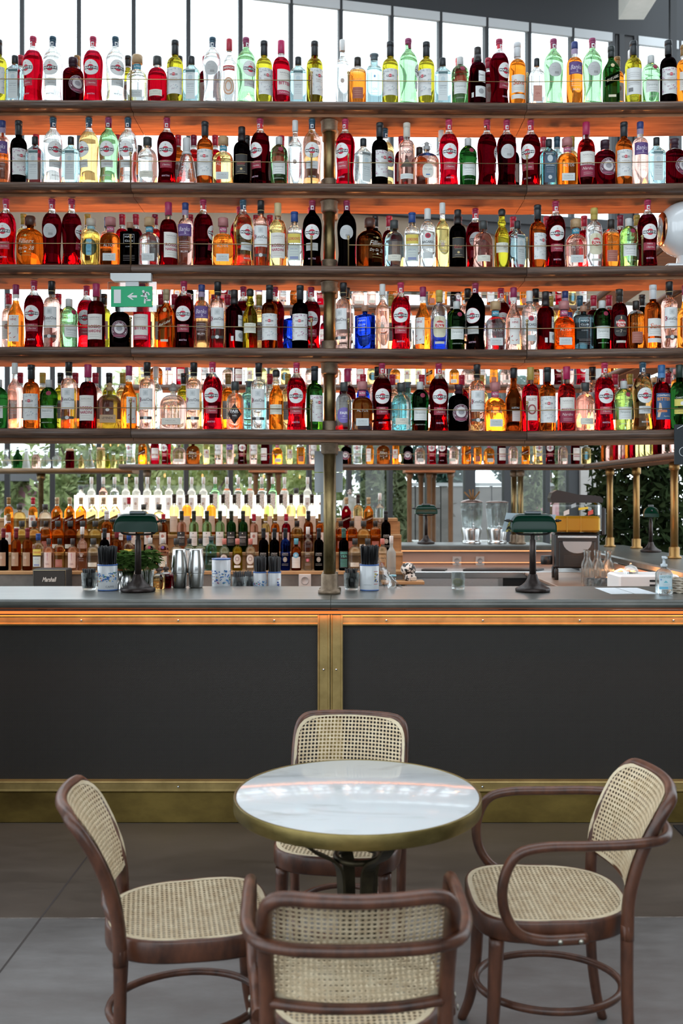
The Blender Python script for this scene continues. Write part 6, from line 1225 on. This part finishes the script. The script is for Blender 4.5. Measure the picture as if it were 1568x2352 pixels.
for k in range(4):
    a = radians(28+90*k); pr = [(.20, HT-.047), (.195, .66), (.145, .60), (.07, .55), (.052, .47), (.052, .20), (.09, .11), (.19, .04), (.27, .012)]
    pts = cat([(q*cos(a), q*sin(a), z) for q, z in pr], 5); b = MB()
    n_ = Vector((-sin(a), cos(a), 0)); vs = []
    for i, p in enumerate(pts):
        tn = (pts[min(i+1, len(pts)-1)]-pts[max(i-1, 0)]).normalized(); up = tn.cross(n_)
        for u, v in ((-.019, -.004), (.019, -.004), (.019, .004), (-.019, .004)): vs.append(p+n_*u+up*v)
    b.add(vs, [(i*4+j, i*4+(j+1) % 4, i*4+4+(j+1) % 4, i*4+4+j) for i in range(len(pts)-1) for j in range(4)]+[(3, 2, 1, 0), tuple(len(vs)-4+j for j in range(4))]); part('leg', b, M_iron, t)
for z in (.56, .22): part('ring', MB().tube([(.062*cos(a), .062*sin(a), z) for a in [2*pi*i/28 for i in range(28)]], .009, 8, closed=True), M_iron, t)
part('cross_brace', MB().tube(cat([(-.17, .06, .645), (-.06, .02, .60), (.06, -.02, .60), (.17, -.06, .645)], 5), .010, 8), M_iron, t)

# ------------------------------------------------------------------ bentwood cane chairs (front = +y)
def yback(z):
    K = [(.40, -.186), (.46, -.188), (.52, -.193), (.60, -.208), (.68, -.236), (.75, -.268), (.81, -.300), (.86, -.33)]
    for (a, u), (b, v) in zip(K, K[1:]):
        if a <= z <= b: q = (z-a)/(b-a); return u+(v-u)*q
    return K[0][1] if z < .4 else K[-1][1]
def bulge(x): return -.042*(1-(x/.185)**2)
def cane_cells(inside, surf, pitch, ext, th=.0022):
    """woven cane: square cells with an octagonal hole each, two faces and hole walls"""
    b = MB(); x0, x1, y0, y1 = ext; nx, ny = int((x1-x0)/pitch), int((y1-y0)/pitch); px, py = (x1-x0)/nx, (y1-y0)/ny
    idx = {}; vs = []
    def vert(u, v, s):
        k = (round(u*1e5), round(v*1e5), s)
        if k not in idx: idx[k] = len(vs); vs.append(surf(u, v, s*th))
        return idx[k]
    fs = []
    for i in range(nx):
        for j in range(ny):
            cx, cyy = x0+(i+.5)*px, y0+(j+.5)*py
            if not inside(cx, cyy): continue
            hx, hy = px/2, py/2; rx, ry = px*.37, py*.37
            outer = [(cx-hx, cyy-hy), (cx, cyy-hy), (cx+hx, cyy-hy), (cx+hx, cyy), (cx+hx, cyy+hy), (cx, cyy+hy), (cx-hx, cyy+hy), (cx-hx, cyy)]
            inner = [(cx+rx*cos(radians(a)), cyy+ry*sin(radians(a))) for a in (225, 270, 315, 0, 45, 90, 135, 180)]
            for s in (0, 1):
                o = [vert(u, v, s) for u, v in outer]; n = [vert(u, v, s) for u, v in inner]
                for k in range(8):
                    q = (o[k], o[(k+1) % 8], n[(k+1) % 8], n[k]); fs.append(q if s else q[::-1])
            for k in range(8): a, c = inner[k], inner[(k+1) % 8]; fs.append((vert(*a, 0), vert(*c, 0), vert(*c, 1), vert(*a, 1)))
    b.add(vs, fs, 0, False); return b
def outline(kind, inset=0, n=64):
    """closed outlines: seat plan (x, y) and back panel (x, z)"""
    out = []
    for i in range(n):
        a = 2*pi*i/n; ca, sa = cos(a), sin(a)
        if kind == 'seat':
            e = 3.4 if sa > 0 else 2.7; k = 1/((abs(ca)**e+abs(sa)**e)**(1/e)); y = k*sa; x = k*ca
            w = .215-.022*(1-y)/2-inset; out.append((x*w, -.010+y*(.222-inset)))
        else:
            e = 5 if sa > 0 else 9; k = 1/((abs(ca)**e+abs(sa)**e)**(1/e)); x, z = k*ca, k*sa
            out.append((x*(.197-inset+.002*z), .671+z*(.149-inset)))
    return out
def inpoly(P, x, y):
    c = False; j = len(P)-1
    for i in range(len(P)):
        if (P[i][1] > y) != (P[j][1] > y) and x < (P[j][0]-P[i][0])*(y-P[i][1])/(P[j][1]-P[i][1])+P[i][0]: c = not c
        j = i
    return c
def ring(Po, Pi, surf, off):
    n = len(Po); b = MB(); b.add([surf(u, v, off) for u, v in Po]+[surf(u, v, off) for u, v in Pi], [(i, (i+1) % n, n+(i+1) % n, n+i) for i in range(n)], 0, True); return b
SEATZ = .462
def s_seat(u, v, h): return (u, v, SEATZ-.004*(1-min(1, (u/.2)**2+(v/.2)**2))-.0022+h)
def s_back(u, v, h): return (u, yback(v)+bulge(u)+.0125+h, v)
CM = {}
def chair_parts():
    P = {}
    oi = outline('seat', .017); P['seat_cane'] = (cane_cells(lambda x, y: inpoly(oi, x, y), s_seat, .0128, (-.2112, .2112, -.2304, .2176)), M_cane)
    bo = ring(outline('seat', .008), outline('seat', .0205), s_seat, .0028); P['seat_border'] = (bo, M_caneb)
    b = MB(); Po, Pi = outline('seat', 0), outline('seat', .020); n = len(Po); vs = []
    for Q, z in ((Pi, .408), (outline('seat', .004), .404), (Po, .410), (Po, .456), (outline('seat', .004), .4625), (outline('seat', .011), .4625), (Pi, .455)): vs += [(x, y, z) for x, y in Q]
    b.add(vs, [(l*n+i, l*n+(i+1) % n, ((l+1) % 7)*n+(i+1) % n, ((l+1) % 7)*n+i) for l in range(7) for i in range(n)], 0, True); P['seat_frame'] = (b, M_wood)
    oi2 = outline('back', .007); P['back_cane'] = (cane_cells(lambda x, z: inpoly(oi2, x, z), s_back, .0128, (-.2048, .2048, .5174, .8246)), M_cane)
    b = ring(outline('back', .0), outline('back', .010), s_back, .0030); b2 = ring(outline('back', .0), outline('back', .010), s_back, -.0010); b.add(b2.v, [f[::-1] for f in b2.f], 0, True); P['back_border'] = (b, M_caneb)
    # back hoop
    side = [(.190, yback(.41)-.002, .41), (.190, yback(.52), .52), (.192, yback(.62), .62), (.194, yback(.70), .70), (.192, yback(.765)-.004, .765), (.178, yback(.80)-.012, .800), (.145, yback(.812)+bulge(.145)-.002, .813), (.075, yback(.812)+bulge(.075)-.002, .815)]
    pts = cat(side+[(0, yback(.812)+bulge(0)-.002, .815)]+[(-x, y, z) for x, y, z in side[::-1]], 5)
    P['back_frame'] = (MB().tube(pts, [.0155+.0025*abs(2*i/(len(pts)-1)-1) for i in range(len(pts))], 12), M_wood)
    lo = cat([(x, yback(.525)+bulge(x)*.8-.004, .522) for x in (-.188, -.12, -.05, .05, .12, .188)], 5); P['lower_rail'] = (MB().tube(lo, .0125, 10), M_wood)
    P['stretcher'] = (MB().tube([(.168*cos(a), -.018+.205*sin(a), .205) for a in [2*pi*i/48 for i in range(48)]], .0105, 8, closed=True), M_wood)
    arm = [(.2155, -.075, .425), (.222, -.02, .424), (.228, .05, .426), (.238, .112, .450), (.244, .148, .515), (.244, .150, .595), (.243, .118, .665), (.242, .05, .690), (.240, -.08, .694), (.234, -.19, .697), (.205, -.276, .699), (.14, -.312, .700), (.06, -.322, .700)]
    pa = cat(arm+[(0, -.324, .700)]+[(-x, y, z) for x, y, z in arm[::-1]], 5); P['arm_hoop'] = (MB().tube(pa, .0145, 10), M_wood)
    low = lambda p: Vector((p.x, p.y, .46+(p.z-.46)*.925 if p.z > .47 else p.z))
    for k in ('back_cane', 'back_border', 'back_frame', 'lower_rail', 'arm_hoop'): P[k][0].xf(low)
    return {k: (b.mesh(k, m)) for k, (b, m) in P.items()}
CP = chair_parts()
legF = {s: MB().tube(cat([(s*.165, .155, .404), (s*.166, .160, .30), (s*.168, .166, .18), (s*.174, .182, .07), (s*.184, .206, 0)], 5), [.0215, .0135], 10).mesh('leg', M_wood) for s in (-1, 1)}
legR = {s: MB().tube(cat([(s*.190, -.188, .45), (s*.190, -.188, .30), (s*.188, -.192, .18), (s*.187, -.206, .07), (s*.186, -.224, 0)], 5), [.0176, .0145], 10).mesh('leg', M_wood) for s in (-1, 1)}
scw = MB().lathe([(.0075, 0), (.0065, .003), (1e-6, .004)], 10).mesh('screw', flat('chair_screw', (.45, .42, .35), .35, 1))
def chair(X, Y, facing, label, arms):
    o = thing('armchair' if arms else 'side_chair', label, 'chair', (X, Y, 0), facing, group='bentwood cane chairs around the cafe table')
    for k in ('seat_frame', 'seat_border', 'seat_cane', 'back_frame', 'back_border', 'back_cane', 'lower_rail', 'stretcher')+(('arm_hoop',) if arms else ()): link(k, CP[k], o)
    for s in (-1, 1):
        link('leg', legF[s], o); link('leg', legR[s], o)
        if arms:
            for y in (-.055, .0): link('screw', scw, o, (s*(.2355 if y else .238), y, .4245), rot=(0, s*pi/2, 0))
    return o
chair(.572, 2.775, pi/2, 'bentwood cane armchair right of the table, facing left', True)
chair(-.41, 2.665, -pi/2+.20, 'armless bentwood cane chair left of the table', False)
chair(.026, 2.262, .035, 'bentwood cane armchair nearest the camera, seen from behind', True)
chair(-.005, 3.235, pi-.14, 'armless bentwood cane chair on the bar side of the table', False)

# ------------------------------------------------------------------ labels of the bottles: each one singled out
NUM = ['leftmost', 'second', 'third', 'fourth', 'fifth', 'sixth', 'seventh', 'eighth', 'ninth', 'tenth', 'eleventh', 'twelfth', 'thirteenth', 'fourteenth', 'fifteenth', 'sixteenth', 'seventeenth', 'eighteenth', 'nineteenth', 'twentieth']
groups = {}
for o, look, place, x in BOT: groups.setdefault((look, place), []).append((x, o))
for (look, place), L_ in groups.items():
    L_.sort(key=lambda q: q[0])
    for k, (x, o) in enumerate(L_):
        o['group'] = 'bottles on the '+place
        if len(L_) == 1: o['label'] = '%s, %s' % (look, place)
        elif k == len(L_)-1: o['label'] = 'rightmost %s, %s' % (look, place)
        elif k == 0: o['label'] = 'leftmost %s, %s' % (look, place)
        else: o['label'] = '%s %s from left, %s' % (NUM[k], look, place)
